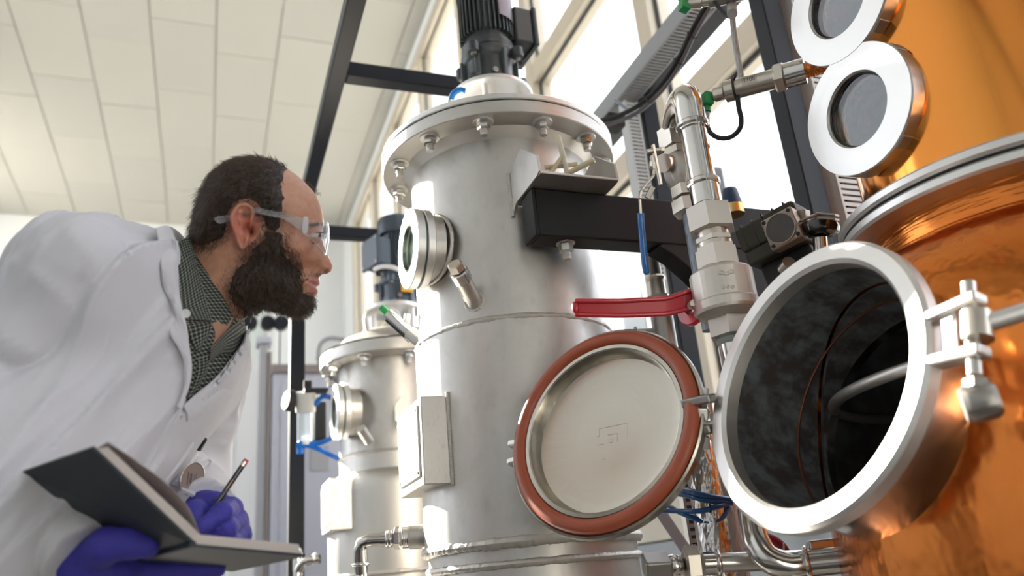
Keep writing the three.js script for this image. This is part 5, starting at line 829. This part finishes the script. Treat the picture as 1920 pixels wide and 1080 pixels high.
{ // a few loose curls of hair at the forehead
  const l = []; seed = 99; for (let i = 0; i < 34; i++) { const x = rnd(576, 600), y = 345 + (x - 576) * 1.0 + rnd(-3, 2), z = rnd(-0.02, 0.012), a = V(X(x), Yh(y), z); l.push(inHead(tube([a, a.clone().add(V(0.001, 0.003, 0.001)), a.clone().add(V(0.004 + rnd(-0.002, 0.002), 0.0045, 0.002)), a.clone().add(V(0.005, rnd(0, 0.003), 0.002))], 0.00022, 6, 3))); }
  part('hair_curls', l, strandMat, person).userData.kind = 'stuff';
}
// ---------- clothes ----------
const coatCol = lin(0.6, 0.6, 0.645), cloth = dataTex(128, (u, v) => 0.5 + 0.25 * Math.sin(u * 402) + 0.25 * Math.sin(v * 402));
const coatMat = std({ color: coatCol, roughness: 0.85, side: THREE.DoubleSide });
const foldDir = at(330, 480, 1.1).sub(at(150, 900, 1.1)).normalize();
const foldAcross = BACK.clone().cross(foldDir).normalize();
const base0 = joined(torsoList(0.006), 0.05);
const armA = joined([cap(J.s1, 0.066, J.e1, 0.061), cap(J.e1, 0.061, J.w1, 0.041)], 0.03), armB = joined([cap(J.s2, 0.062, J.e2, 0.05), cap(J.e2, 0.05, J.w2, 0.038)], 0.03);
const folds = (x, y, z) => { const a = x * foldDir.x + y * foldDir.y + z * foldDir.z, b = x * foldAcross.x + y * foldAcross.y + z * foldAcross.z; const n1 = noise3(a * 2.2, b * 11, z * 2), n2 = noise3(a * 4 + 7, b * 24, 3 + z * 3); const n3 = noise3(a * 1.3 + 3, b * 6, z * 1.5); return 0.011 * (1 - 1.9 * Math.abs(n1)) + 0.0035 * (1 - 2 * Math.abs(n2)) + 0.008 * n3; };
// frame of the chest opening
const CO = at(380, 610, 1.12), cz = EYE.clone().sub(CO).normalize(), cx = RIGHT.clone().addScaledVector(cz, -RIGHT.dot(cz)).normalize(), cy = cz.clone().cross(cx), cs = 1.12 / FOCAL, cc = cz.dot(BACK);
const chestXY = ([a, b]) => [(a - 380) * cs * cc, (610 - b) * cs];
const vneck = polySdf([[322, 420], [334, 470], [334, 530], [346, 604], [360, 690], [350, 748], [331, 772], [352, 752], [405, 712], [458, 640], [480, 580], [440, 540], [380, 430]].map(chestXY));
const sleeveEnd = (x, y, z, w, e, cut) => { const d = w.clone().sub(e).normalize(); return (x - w.x) * d.x + (y - w.y) * d.y + (z - w.z) * d.z - cut; };
const coatF = (x, y, z) => {
  const t = base0(x, y, z) - folds(x, y, z); let a = armA(x, y, z), b = armB(x, y, z);
  if (a < 0.05) { const da = noise3(x * 14, y * 14, z * 14), u = (x - J.s1.x) * 0.6 + (y - J.s1.y); a -= 0.006 * (1 - 2 * Math.abs(noise3(u * 7, x * 3, z * 3 + 4))) + 0.0012 * da; a = Math.max(a, sleeveEnd(x, y, z, J.w1, J.e1, 0.012)); }
  if (b < 0.05) { b -= 0.006 * (1 - 2 * Math.abs(noise3(x * 9 + 3, y * 16, z * 9))); b = Math.max(b, sleeveEnd(x, y, z, J.w2, J.e2, 0.0)); }
  const seam = Math.exp(-(((a - t) / 0.006) ** 2)); let d = smin(smin(t, a, 0.007), b, 0.014) + 0.005 * seam * (a < 0.03 ? 1 : 0);
  const px = (x - CO.x) * cx.x + (y - CO.y) * cx.y + (z - CO.z) * cx.z, py = (x - CO.x) * cy.x + (y - CO.y) * cy.y + (z - CO.z) * cy.z, pz = (x - CO.x) * cz.x + (y - CO.y) * cz.y + (z - CO.z) * cz.z;
  d = Math.max(d, -Math.max(vneck(px, py), -0.17 - pz));
  return d;
};
const solidCoat = coatF;
function surf(px, py, F = solidCoat, d0 = 0.7, d1 = 1.5) { // depth at which the sight line meets the cloth
  let prev = d0; for (let d = d0; d < d1; d += 0.004) { const p = at(px, py, d); if (F(p.x, p.y, p.z) < 0) { let a = prev, b = d; for (let i = 0; i < 12; i++) { const m = (a + b) / 2, q = at(px, py, m); F(q.x, q.y, q.z) < 0 ? b = m : a = m; } return a; } prev = d; } return null;
}
const onCloth = (px, py, lift = 0.003, F = solidCoat) => { const d = surf(px, py, F); return d === null ? null : at(px, py, d - lift); };
const shirtF = (x, y, z) => { const t = base0(x, y, z) + 0.0075 - 0.3 * folds(x, y, z); return t; };
// checked cloth: pale lines on dark green
const checks = dataTex(128, (u, v) => { const l = (t) => { const q = (t * 4) % 1; return q < 0.2 ? 1 : 0; }, a = l(u), b = l(v), k = a && b ? 1 : (a || b) ? 0.55 : 0; return [0.1 + 0.62 * k, 0.115 + 0.62 * k, 0.105 + 0.58 * k]; }, true);
const shirtMat = std({ map: checks, roughness: 0.85, side: THREE.DoubleSide });
// sheet spanned between two edges, with thickness; uv in metres / 0.018
function ribbon(e0, e1, nu, nv, thick, bulge = 0) {
  const c0 = new THREE.CatmullRomCurve3(e0), c1 = new THREE.CatmullRomCurve3(e1), P = [], U = [], I = [];
  const L = c0.getLength(), W = e0[0].distanceTo(e1[0]) * 0.5 + e0[e0.length - 1].distanceTo(e1[e1.length - 1]) * 0.5, grid = [];
  for (let i = 0; i <= nu; i++) { grid.push([]); for (let j = 0; j <= nv; j++) grid[i].push(c0.getPoint(i / nu).lerp(c1.getPoint(i / nu), j / nv)); }
  const nrm = (i, j) => { const a = grid[Math.min(nu, i + 1)][j].clone().sub(grid[Math.max(0, i - 1)][j]), b = grid[i][Math.min(nv, j + 1)].clone().sub(grid[i][Math.max(0, j - 1)]); const n = a.cross(b).normalize(); return n.dot(EYE.clone().sub(grid[i][j])) < 0 ? n.negate() : n; };
  for (const s of [1, 0]) for (let i = 0; i <= nu; i++) for (let j = 0; j <= nv; j++) { const t = j / nv, p = grid[i][j].clone().addScaledVector(nrm(i, j), (s ? 0 : -thick) + bulge * Math.sin(Math.PI * t)); P.push(p.x, p.y, p.z); U.push(i / nu * L / 0.018, t * W / 0.018); }
  const n1 = (nu + 1) * (nv + 1), at2 = (s, i, j) => (s ? 0 : n1) + i * (nv + 1) + j;
  for (let i = 0; i < nu; i++) for (let j = 0; j < nv; j++) { I.push(at2(1, i, j), at2(1, i + 1, j), at2(1, i, j + 1), at2(1, i + 1, j), at2(1, i + 1, j + 1), at2(1, i, j + 1)); I.push(at2(0, i, j), at2(0, i, j + 1), at2(0, i + 1, j), at2(0, i + 1, j), at2(0, i, j + 1), at2(0, i + 1, j + 1)); }
  const side = (a, b, c, d) => I.push(a, b, c, b, d, c);
  for (let i = 0; i < nu; i++) { side(at2(1, i, 0), at2(0, i, 0), at2(1, i + 1, 0), at2(0, i + 1, 0)); side(at2(1, i, nv), at2(1, i + 1, nv), at2(0, i, nv), at2(0, i + 1, nv)); }
  for (let j = 0; j < nv; j++) { side(at2(1, 0, j), at2(1, 0, j + 1), at2(0, 0, j), at2(0, 0, j + 1)); side(at2(1, nu, j), at2(0, nu, j), at2(1, nu, j + 1), at2(0, nu, j + 1)); }
  const g = new THREE.BufferGeometry(); g.setAttribute('position', new THREE.Float32BufferAttribute(P, 3)); g.setAttribute('uv', new THREE.Float32BufferAttribute(U, 2)); g.setIndex(I); return toCreasedNormals(g, 1.0);
}
const coat = part('lab_coat', nets(coatF, V(-0.85, 0.72, -1.6), V(0.3, 1.78, -0.6), 0.0068), coatMat, person, 'white lab coat');
{
  const sg = nets(shirtF, V(-0.55, 1.0, -1.5), V(0.25, 1.7, -0.85), 0.0085), p = sg.attributes.position, uv = sg.attributes.uv;
  for (let i = 0; i < p.count; i++) { const q = V(p.getX(i), p.getY(i), p.getZ(i)).sub(CO); uv.setXY(i, (q.dot(cx) * 0.8 + q.dot(cy) * 0.6) / 0.018, (q.dot(cy) * 0.8 - q.dot(cx) * 0.6 - q.dot(cz) * 0.4) / 0.018); }
  const shirt = part('shirt', sg, shirtMat, person, 'dark green checked shirt');
  const D = (px, py, d) => at(px, py, d);
  // collar leaves lie on the shirt and round the neck
  const L = (px, py, d, lift = 0.006) => at(px, py, Math.min(d, (surf(px, py, shirtF) ?? 9) - lift));
  part('collar_leaf', ribbon([L(356, 446, 1.12, 0.012), L(365, 480, 1.11, 0.013), L(375, 520, 1.11, 0.013), L(387, 565, 1.115, 0.012), L(398, 602, 1.12, 0.01)], [L(327, 462, 1.1), L(332, 505, 1.09), L(338, 550, 1.09), L(342, 585, 1.09), L(352, 600, 1.1)], 28, 8, 0.0022, 0.004), shirtMat, shirt);
  part('collar_stand', ribbon([L(388, 600, 1.12, 0.004), L(397, 604, 1.12, 0.005), L(394, 624, 1.13, 0.005), L(381, 644, 1.14, 0.004)], [L(345, 598, 1.1, 0.003), L(352, 614, 1.1, 0.003), L(360, 640, 1.1, 0.003), L(370, 660, 1.1, 0.003)], 16, 6, 0.002, 0.002), shirtMat, shirt);
  part('open_throat', ribbon([L(398, 606, 1.14, 0.0015), L(404, 625, 1.14, 0.0015), L(400, 645, 1.14, 0.0015), L(388, 672, 1.14, 0.0015)], [L(440, 590, 1.2, 0.001), L(430, 612, 1.2, 0.001), L(414, 636, 1.18, 0.001), L(392, 670, 1.15, 0.001)], 16, 6, 0.001, 0), std({ color: lin(0.4, 0.2, 0.13), roughness: 0.55 }), shirt);
  part('collar_leaf', ribbon([L(397, 654, 1.14, 0.008), L(420, 628, 1.17, 0.009), L(440, 609, 1.19, 0.01), L(457, 597, 1.2, 0.008)], [L(388, 684, 1.14, 0.006), L(414, 664, 1.16, 0.006), L(434, 663, 1.17, 0.006), L(457, 644, 1.19, 0.006)], 18, 6, 0.002, 0.003), shirtMat, shirt);
  part('placket', ribbon([L(372, 672, 1.12, 0.004), L(374, 692, 1.12, 0.004), L(368, 716, 1.12, 0.004), L(356, 742, 1.12, 0.004)], [L(394, 664, 1.14, 0.004), L(392, 686, 1.14, 0.004), L(382, 708, 1.14, 0.004), L(366, 736, 1.14, 0.004)], 16, 6, 0.002, 0.002), shirtMat, shirt);
  const bp = L(348, 588, 1.08, 0.011); part('collar_button', put(lathe([[0, 0.0018], [0.0035, 0.0018], [0.0055, 0.003], [0.006, 0.0015], [0.0055, 0], [0, 0]], 20), bp, EYE.clone().sub(bp)), M.white, shirt);
}
{ // lapels and collar of the coat, pocket, placket
  const S = (px, py, l = 0.004, fb = 1.1) => onCloth(px, py, l) ?? at(px, py, fb);
  const inner = [[330, 452, 1.085], [334, 500, 1.062], [337, 550, 1.055], [346, 604, 1.058], [357, 660, 1.06], [360, 692, 1.06], [352, 735, 1.058], [338, 764, 1.055]].map(([a, b, d]) => at(a, b, Math.min(d, (surf(a - 8, b) ?? d) - 0.004)));
  const outer = [[300, 436], [303, 490], [309, 545], [322, 575], [321, 628], [340, 665], [345, 712], [334, 766]].map(([a, b]) => S(a, b, 0.005, 1.05));
  part('lapel', ribbon(inner, outer, 48, 8, 0.0025, 0.004), coatMat, coat);
  // stand-up collar round the back of the neck
  part('coat_collar', ribbon([at(301, 424, 1.07), at(314, 423, 1.1), at(332, 432, 1.15), at(348, 447, 1.2)], [at(299, 448, 1.055), at(320, 462, 1.085), at(336, 470, 1.14), at(350, 474, 1.2)], 20, 6, 0.003, 0.004), coatMat, coat);
  part('coat_collar', ribbon([at(293, 428, 1.05), at(305, 424, 1.06), at(318, 425, 1.07), at(330, 448, 1.075)], [at(300, 500, 1.035), at(314, 505, 1.035), at(326, 510, 1.04), at(334, 512, 1.05)], 16, 8, 0.003, 0.005), coatMat, coat);
  const far = [[455, 648, 1.19], [440, 668, 1.175], [410, 706, 1.15], [372, 738, 1.12], [345, 762, 1.09]];
  part('lapel', ribbon(far.map(([a, b, d]) => at(a, b, Math.min(d, (surf(a + 9, b + 9) ?? d) - 0.007))), [[468, 664], [458, 704], [432, 742], [392, 772], [352, 790]].map(([a, b]) => S(a, b, 0.005, 1.18)), 30, 6, 0.0025, 0.003), coatMat, coat);
  // front edge and buttonhole seam
  const edge = [[338, 764], [320, 800], [300, 840], [283, 870], [266, 900], [255, 940]].map(([a, b]) => S(a, b, 0.004)), edge2 = [[329, 772], [308, 806], [287, 846], [270, 876], [252, 906], [240, 944]].map(([a, b]) => S(a, b, 0.0025));
  part('front_edge', ribbon(edge, edge2, 40, 3, 0.004, 0.0015), coatMat, coat);
  // breast pocket
  const q = [[364, 830], [404, 872], [368, 930], [312, 902]], row = (t) => Array.from({ length: 7 }, (_, i) => { const u = i / 6, a = [q[0][0] + (q[1][0] - q[0][0]) * u, q[0][1] + (q[1][1] - q[0][1]) * u], b = [q[3][0] + (q[2][0] - q[3][0]) * u, q[3][1] + (q[2][1] - q[3][1]) * u]; return S(a[0] + (b[0] - a[0]) * t, a[1] + (b[1] - a[1]) * t, 0.006); });
  part('breast_pocket', ribbon(row(0), row(1), 18, 10, 0.004, 0.002), coatMat, coat);
}
{ // trousers and shoes
  const tf = joined([cap(J.hipA, 0.095, J.kneeA, 0.075), cap(J.kneeA, 0.075, J.footA, 0.065), cap(J.hipB, 0.095, J.kneeB, 0.075), cap(J.kneeB, 0.075, J.footB, 0.065), cap(J.pelvis, 0.14, J.pelvis.clone().add(V(0, 0.04, 0)), 0.14)], 0.03);
  part('trousers', nets((x, y, z) => Math.max(tf(x, y, z), 0.06 - y), V(-0.6, 0.03, -1.45), V(-0.12, 1.2, -0.85), 0.016), std({ color: lin(0.03, 0.035, 0.05), roughness: 0.85 }), person);
  for (const [f, z] of [[J.footA, -0.97], [J.footB, -1.3]]) part('shoe', nets((x, y, zz) => Math.max(smin(cap(V(f.x - 0.04, 0.045, z), 0.045, V(f.x + 0.13, 0.032, z), 0.042)(x, y, zz), cap(V(f.x - 0.02, 0.06, z), 0.045, V(f.x, 0.09, z), 0.045)(x, y, zz), 0.03), -y + 0.001), V(f.x - 0.14, -0.01, z - 0.1), V(f.x + 0.22, 0.16, z + 0.1), 0.009), std({ color: lin(0.02, 0.018, 0.016), roughness: 0.4 }), person);
}
// ---------- gloves ----------
const gloveMat = phys({ color: lin(0.045, 0.04, 0.34), roughness: 0.72 });
function glove(chains, k, cell, wr, cuff) {
  const list = [], lo = V(9, 9, 9), hi = V(-9, -9, -9); for (const ch of chains) for (let i = 0; i + 1 < ch.length; i++) { list.push(cap(ch[i][0], ch[i][1], ch[i + 1][0], ch[i + 1][1])); for (const c of [ch[i], ch[i + 1]]) { lo.min(c[0].clone().subScalar(c[1] + 0.01)); hi.max(c[0].clone().addScalar(c[1] + 0.01)); } }
  // fingers meet only at their roots: within a chain a wide blend, between chains a narrow one
  let at0 = 0; const groups = chains.map((ch) => { const l = list.slice(at0, at0 + ch.length - 1); at0 += ch.length - 1; return joined(l, 0.008); });
  const f = (x, y, z) => { let d = groups[0](x, y, z); for (let i = 1; i < groups.length; i++) d = smin(d, groups[i](x, y, z), k); return d - 0.0003 * noise3(x * 120, y * 120, z * 120) - 0.0004 * Math.max(0, noise3(x * 60 + 5, y * 200, z * 60)); };
  return part('glove', nets(f, lo, hi, cell), gloveMat, person, 'blue nitrile glove');
}
const A_ = (l) => l.map(([x, y, d, r]) => [at(x, y, d), r]);
glove([A_([[368, 948, 1.09, 0.026], [400, 962, 1.06, 0.026], [428, 985, 1.05, 0.027]]), A_([[400, 962, 1.06, 0.024], [432, 955, 1.035, 0.0165]]), A_([[428, 985, 1.05, 0.024], [446, 1005, 1.035, 0.018]]), A_([[430, 956, 1.03, 0.0145], [416, 962, 0.985, 0.0122], [381, 987, 0.965, 0.0095]]), A_([[444, 974, 1.03, 0.0145], [424, 993, 0.985, 0.0118], [384, 1008, 0.98, 0.0092]]), A_([[449, 996, 1.035, 0.014], [428, 1018, 0.99, 0.0115], [388, 1027, 0.985, 0.009]]), A_([[446, 1018, 1.04, 0.0125], [424, 1032, 1.0, 0.0108], [396, 1038, 0.995, 0.0088]]), A_([[388, 955, 1.07, 0.019], [363, 962, 1.03, 0.0145], [366, 986, 1.0, 0.0105]])], 0.0028, 0.002);
glove([A_([[80, 1005, 0.868, 0.02], [128, 1042, 0.858, 0.022], [168, 1066, 0.868, 0.029], [205, 1085, 0.885, 0.032]]), A_([[165, 1048, 0.86, 0.022], [200, 1022, 0.84, 0.0175], [240, 1019, 0.838, 0.0148], [276, 1026, 0.842, 0.0118]]), A_([[200, 1070, 0.88, 0.02], [270, 1075, 0.91, 0.0125], [335, 1072, 0.935, 0.0115], [408, 1068, 0.955, 0.0092]]), A_([[205, 1090, 0.92, 0.02], [270, 1092, 0.97, 0.0125], [335, 1086, 1.0, 0.0115], [400, 1082, 1.03, 0.0092]]), A_([[205, 1105, 0.94, 0.019], [265, 1106, 1.0, 0.0118], [325, 1100, 1.03, 0.011], [380, 1096, 1.06, 0.0088]]), A_([[205, 1118, 0.95, 0.018], [255, 1118, 1.02, 0.0105], [305, 1112, 1.05, 0.0098], [345, 1108, 1.07, 0.0082]])], 0.007, 0.0024);

// ---------- things worn and held ----------
{ // safety glasses
  const t = thing('safety_glasses', 'clear plastic safety glasses worn by the man', 'glasses', headP(560, 430, 0.07));
  const clear = phys({ color: lin(0.95, 0.97, 1.0), transmission: 0.92, roughness: 0.05, thickness: 0, ior: 1.5, clearcoat: 0.6 }), arm = phys({ color: lin(0.88, 0.89, 0.92), transmission: 0.86, roughness: 0.12, thickness: 0, ior: 1.5 });
  const flat = (poly, z0, z1, bend) => { // plate following the side of the face
    const g = extr(smoothPoly(poly.map(XY), 3), z1 - z0, 0.0006); const p = g.attributes.position; for (let i = 0; i < p.count; i++) p.setZ(i, z0 + p.getZ(i) + bend(p.getX(i))); g.computeVertexNormals(); return inHead(g); };
  for (const s of [1, -1]) {
    const fix = (g) => { if (s > 0) return g; g.applyMatrix4(headM.clone().invert()).scale(1, 1, -1); const ix = g.index; const q = g.toNonIndexed ? (g.index ? g.toNonIndexed() : g) : g; const a = q.attributes.position.array, n = q.attributes.normal.array; for (let i = 0; i < a.length; i += 9) for (let c = 0; c < 3; c++) { [a[i + c], a[i + 3 + c]] = [a[i + 3 + c], a[i + c]]; [n[i + c], n[i + 3 + c]] = [n[i + 3 + c], n[i + c]]; } return q.applyMatrix4(headM); };
    const bendZ = (x) => 0.0785 - 0.0075 * Math.max(0, Math.min(1, (X(486) - x) / 0.012)) + 0.006 * Math.max(0, Math.min(1, (X(436) - x) / 0.008)) - 0.3 * Math.max(0, x - X(540));
    const tm = part('temple', fix(flat([[408, 411], [424, 408], [450, 402], [479, 393], [500, 397], [530, 402], [556, 409], [570, 413], [572, 436], [558, 430], [540, 418], [524, 410], [500, 406], [480, 402], [450, 410], [428, 417], [414, 420]], 0, 0.0022, bendZ)), arm, t);
    part('hinge_block', fix(flat([[566, 410], [574, 411], [571, 436], [563, 434]], -0.001, 0.004, bendZ)), phys({ color: lin(0.85, 0.86, 0.88), transmission: 0.55, roughness: 0.25, thickness: 0 }), tm);
  }
  // wrap-round lens: swept from the hinge round the brow
  const P = [], U = [], I = [], n = 40, m = 12, half = 0.066;
  for (let i = 0; i <= n; i++) { const z = -half + 2 * half * i / n, k = Math.abs(z) / half, x = X(568) + (X(621) - X(568)) * Math.pow(Math.max(0, 1 - Math.pow(k, 2.6)), 0.62);
    const topY = Yh(414 + 6 * (1 - k) + (k > 0.9 ? 0 : 0)), nose = Math.exp(-((z / 0.012) ** 2)), botY = Yh(436 + 42 * Math.pow(Math.max(0, Math.sin(Math.min(1, (1 - k) * 1.5) * Math.PI * 0.62)), 0.8) - 34 * nose);
    for (let j = 0; j <= m; j++) { const v = j / m, b = 0.003 * Math.sin(v * Math.PI); P.push(x + b - 0.004 * v, topY + (botY - topY) * v, z); U.push(i / n, v); } }
  for (let i = 0; i < n; i++) for (let j = 0; j < m; j++) { const a = i * (m + 1) + j, b = a + m + 1; I.push(a, a + 1, b, a + 1, b + 1, b); }
  const g = new THREE.BufferGeometry(); g.setAttribute('position', new THREE.Float32BufferAttribute(P, 3)); g.setAttribute('uv', new THREE.Float32BufferAttribute(U, 2)); g.setIndex(I); g.computeVertexNormals();
  const lens = part('lens', inHead(g), clear, t);
  const rimPts = []; for (let i = 0; i <= n; i++) rimPts.push(V(P[(i * (m + 1) + m) * 3], P[(i * (m + 1) + m) * 3 + 1], P[(i * (m + 1) + m) * 3 + 2]).applyMatrix4(headM));
  part('lens_edge', tube(rimPts, 0.0009, 80, 6), arm, lens);
}
{ // notebook
  const Ac = at(34, 888, 0.83), Bc = at(172, 840, 0.755), Cc = at(362, 1020, 0.81), Dc = at(243, 1053, 0.925), Ec = at(572, 1039, 0.885), Fc = Ec.clone().add(Dc).sub(Cc);
  const t = thing('notebook', 'open dark grey hardback notebook held in blue gloves', 'notebook', Dc);
  const navy = std({ color: lin(0.022, 0.029, 0.038), roughness: 0.6, bumpMap: cloth, bumpScale: 0.0003 }), paper = std({ color: lin(0.62, 0.56, 0.52), roughness: 0.85 });
  function slab(a, b, c, d, nrm, thick, inset = 0) { // four-cornered board, thickened along nrm
    const m = a.clone().add(b).add(c).add(d).multiplyScalar(0.25), q = [a, b, c, d].map((p) => p.clone().lerp(m, inset)), top = q.map((p) => p.clone().addScaledVector(nrm, thick)), P = [], tri = (x, y, z) => P.push(...x.toArray(), ...y.toArray(), ...z.toArray());
    const quad = (x, y, z, w) => { tri(x, y, z); tri(x, z, w); }; quad(q[0], q[1], q[2], q[3]); quad(top[3], top[2], top[1], top[0]); for (let i = 0; i < 4; i++) { const j = (i + 1) % 4; quad(q[j], q[i], top[i], top[j]); }
    const g = new THREE.BufferGeometry(); g.setAttribute('position', new THREE.Float32BufferAttribute(P, 3)); g.computeVertexNormals(); g.setAttribute('uv', new THREE.BufferAttribute(new Float32Array(P.length / 3 * 2), 2)); return g; }
  const nL = Bc.clone().sub(Cc).cross(Dc.clone().sub(Cc)).normalize(), outL = nL.dot(EYE.clone().sub(Cc)) > 0 ? nL : nL.clone().negate(), inL = outL.clone().negate();
  const nR = Ec.clone().sub(Cc).cross(Dc.clone().sub(Cc)).normalize(), inR = nR.y > 0 ? nR : nR.clone().negate();
  part('front_cover', slab(Ac, Bc, Cc, Dc, inL, 0.0028), navy, t);
  part('back_cover', slab(Ec, Fc, Dc, Cc, inR.clone().negate(), 0.0028), navy, t);
  const pl = (o, a, b, c, d, n, thick, fan) => { const list = []; for (let i = 0; i < 9; i++) { const k = i / 8, f = fan * k; const lift = n.clone().multiplyScalar(0.0008 + thick * k); list.push(slab(a.clone().lerp(d, f * 0.06 + 0.02).add(lift), b.clone().lerp(c, f * 0.06 + 0.02).add(lift), c.clone().add(lift), d.clone().add(lift), n, thick / 9)); } return list; };
  for (const [i, g] of pl(0, Ac.clone().lerp(Bc, 0.03), Bc.clone().lerp(Ac, 0.03), Cc.clone().lerp(Dc, 0.02), Dc.clone().lerp(Cc, 0.03), inL, 0.011, 1).entries()) part('page_leaf', g, paper, t);
  for (const [i, g] of pl(0, Fc.clone().lerp(Ec, 0.03), Ec.clone().lerp(Fc, 0.02), Cc.clone().lerp(Dc, 0.02), Dc.clone().lerp(Cc, 0.03), inR, 0.0085, 0.6).entries()) part('page_leaf', g, paper, t);
  part('spine', [rod(Cc.clone(), Dc.clone(), 0.0035)], navy, t);
  // curling loose leaf beside the spine
  const cu = (k, up) => Cc.clone().lerp(Bc, k).addScaledVector(inL, up);
  part('curling_leaf', ribbon([cu(0.02, 0.012), cu(0.2, 0.022), cu(0.45, 0.024), cu(0.75, 0.019), cu(0.95, 0.014)], [0.02, 0.2, 0.45, 0.75, 0.95].map((k, i) => cu(k, [0.012, 0.022, 0.024, 0.019, 0.014][i]).add(Dc.clone().sub(Cc).multiplyScalar(0.9))), 24, 4, 0.0004), std({ color: lin(0.5, 0.42, 0.42), roughness: 0.9, side: THREE.DoubleSide }), t);
}
{ // pencil
  const a = at(366, 1004, 0.99), b = at(463, 861, 1.035), d = b.clone().sub(a).normalize(), L = a.distanceTo(b), t = thing('pencil', 'black pencil with red eraser in the gloved writing hand', 'pencil', a);
  const seg = (s, e, r, r2, m, name, n = 6) => part(name, rod(a.clone().addScaledVector(d, s * L), a.clone().addScaledVector(d, e * L), r, r2, n), m, t);
  seg(0, 0.02, 0.0003, 0.001, M.rubber, 'lead', 8); seg(0.02, 0.11, 0.001, 0.0038, std({ color: lin(0.6, 0.42, 0.24), roughness: 0.7 }), 'sharpened_wood', 12);
  seg(0.11, 0.91, 0.0038, 0.0038, phys({ color: lin(0.008, 0.008, 0.014), roughness: 0.25, clearcoat: 0.6 }), 'barrel');
  seg(0.905, 0.965, 0.0039, 0.0039, std({ color: lin(0.85, 0.7, 0.6), metalness: 1, roughness: 0.25 }), 'ferrule', 16); seg(0.965, 0.995, 0.0036, 0.0032, std({ color: lin(0.6, 0.06, 0.04), roughness: 0.6 }), 'eraser', 16);
  for (let i = 0; i < 9; i++) part('gold_print', put(rbox(0.0012, 0.0014, 0.0003, 0.0001), a.clone().addScaledVector(d, L * (0.6 + i * 0.014)).addScaledVector(EYE.clone().sub(a).normalize(), 0.0037), d, RIGHT), M.brass, t);
}
{ // pen in the pocket
  const c = onCloth(374, 838, 0.004) ?? at(374, 838, 1.15), dir = at(384, 822, 1.13).sub(at(374, 838, 1.13)).normalize(), t = thing('pocket_pen', 'black pen clipped in the breast pocket of the lab coat', 'pen', c);
  part('pen_cap', rod(c.clone().addScaledVector(dir, -0.004), c.clone().addScaledVector(dir, 0.012), 0.0048, 0.0044, 18), phys({ color: lin(0.008, 0.008, 0.01), roughness: 0.2, clearcoat: 0.8 }), t); part('pen_end', put(new THREE.SphereGeometry(0.0044, 16, 10), c.clone().addScaledVector(dir, 0.012)), M.rubber, t);
  part('pen_clip', bar(c.clone().addScaledVector(dir, 0.01).addScaledVector(RIGHT, -0.006), c.clone().addScaledVector(dir, -0.003).addScaledVector(RIGHT, -0.006), 0.003, 0.0015, RIGHT, 0.0005), M.rubber, t);
}
{ // name badge
  const c = onCloth(360, 897, 0.011) ?? at(360, 897, 1.12), n = EYE.clone().sub(c).normalize().addScaledVector(RIGHT, 0.75).addScaledVector(UP, -0.1).normalize(), up = UP.clone().addScaledVector(RIGHT, 0.5), t = thing('name_badge', 'oval silver name badge pinned to the lab coat pocket', 'badge', c);
  const cv = document.createElement('canvas'); cv.width = 256; cv.height = 384; const x = cv.getContext('2d'); x.fillStyle = '#a89a94'; x.fillRect(0, 0, 256, 384); x.save(); x.translate(128, 192); x.rotate(-Math.PI / 2 + 0.1);
  x.fillStyle = '#5f7f86'; for (const [a, b, w, h] of [[-70, -46, 140, 10], [-50, -30, 96, 16]]) for (let i = 0; i < w; i += 13) x.fillRect(a + i, b, 9, h); x.fillStyle = '#4a403e'; for (const [a, b, w, h] of [[-60, 6, 120, 22], [-84, 42, 168, 14]]) for (let i = 0; i < w; i += 12) x.fillRect(a + i, b, 8, h); x.restore();
  const tex = new THREE.CanvasTexture(cv); tex.colorSpace = THREE.SRGBColorSpace;
  const Mx = basis(n, up.clone()).setPosition(c), disc = new THREE.CylinderGeometry(0.0215, 0.0215, 0.0016, 56).scale(1, 1, 0.78); // x of the basis runs up the badge
  part('badge_plate', disc.applyMatrix4(Mx), M.polished, t); part('badge_rim', torus(0.0212, 0.0011, 56, 8).scale(1, 1, 0.78).translate(0, 0.001, 0).applyMatrix4(Mx), M.polished, t);
  const face = new THREE.CircleGeometry(0.0203, 56).rotateX(-Math.PI / 2).scale(1, 1, 0.78); { const p = face.attributes.position, uv = face.attributes.uv; for (let i = 0; i < p.count; i++) uv.setXY(i, 0.5 - p.getZ(i) / 0.034, 0.5 + p.getX(i) / 0.042); }
  part('badge_print', face.translate(0, 0.0011, 0).applyMatrix4(Mx), std({ map: tex, metalness: 0.5, roughness: 0.35 }), t);
}

renderer.render(scene, camera);
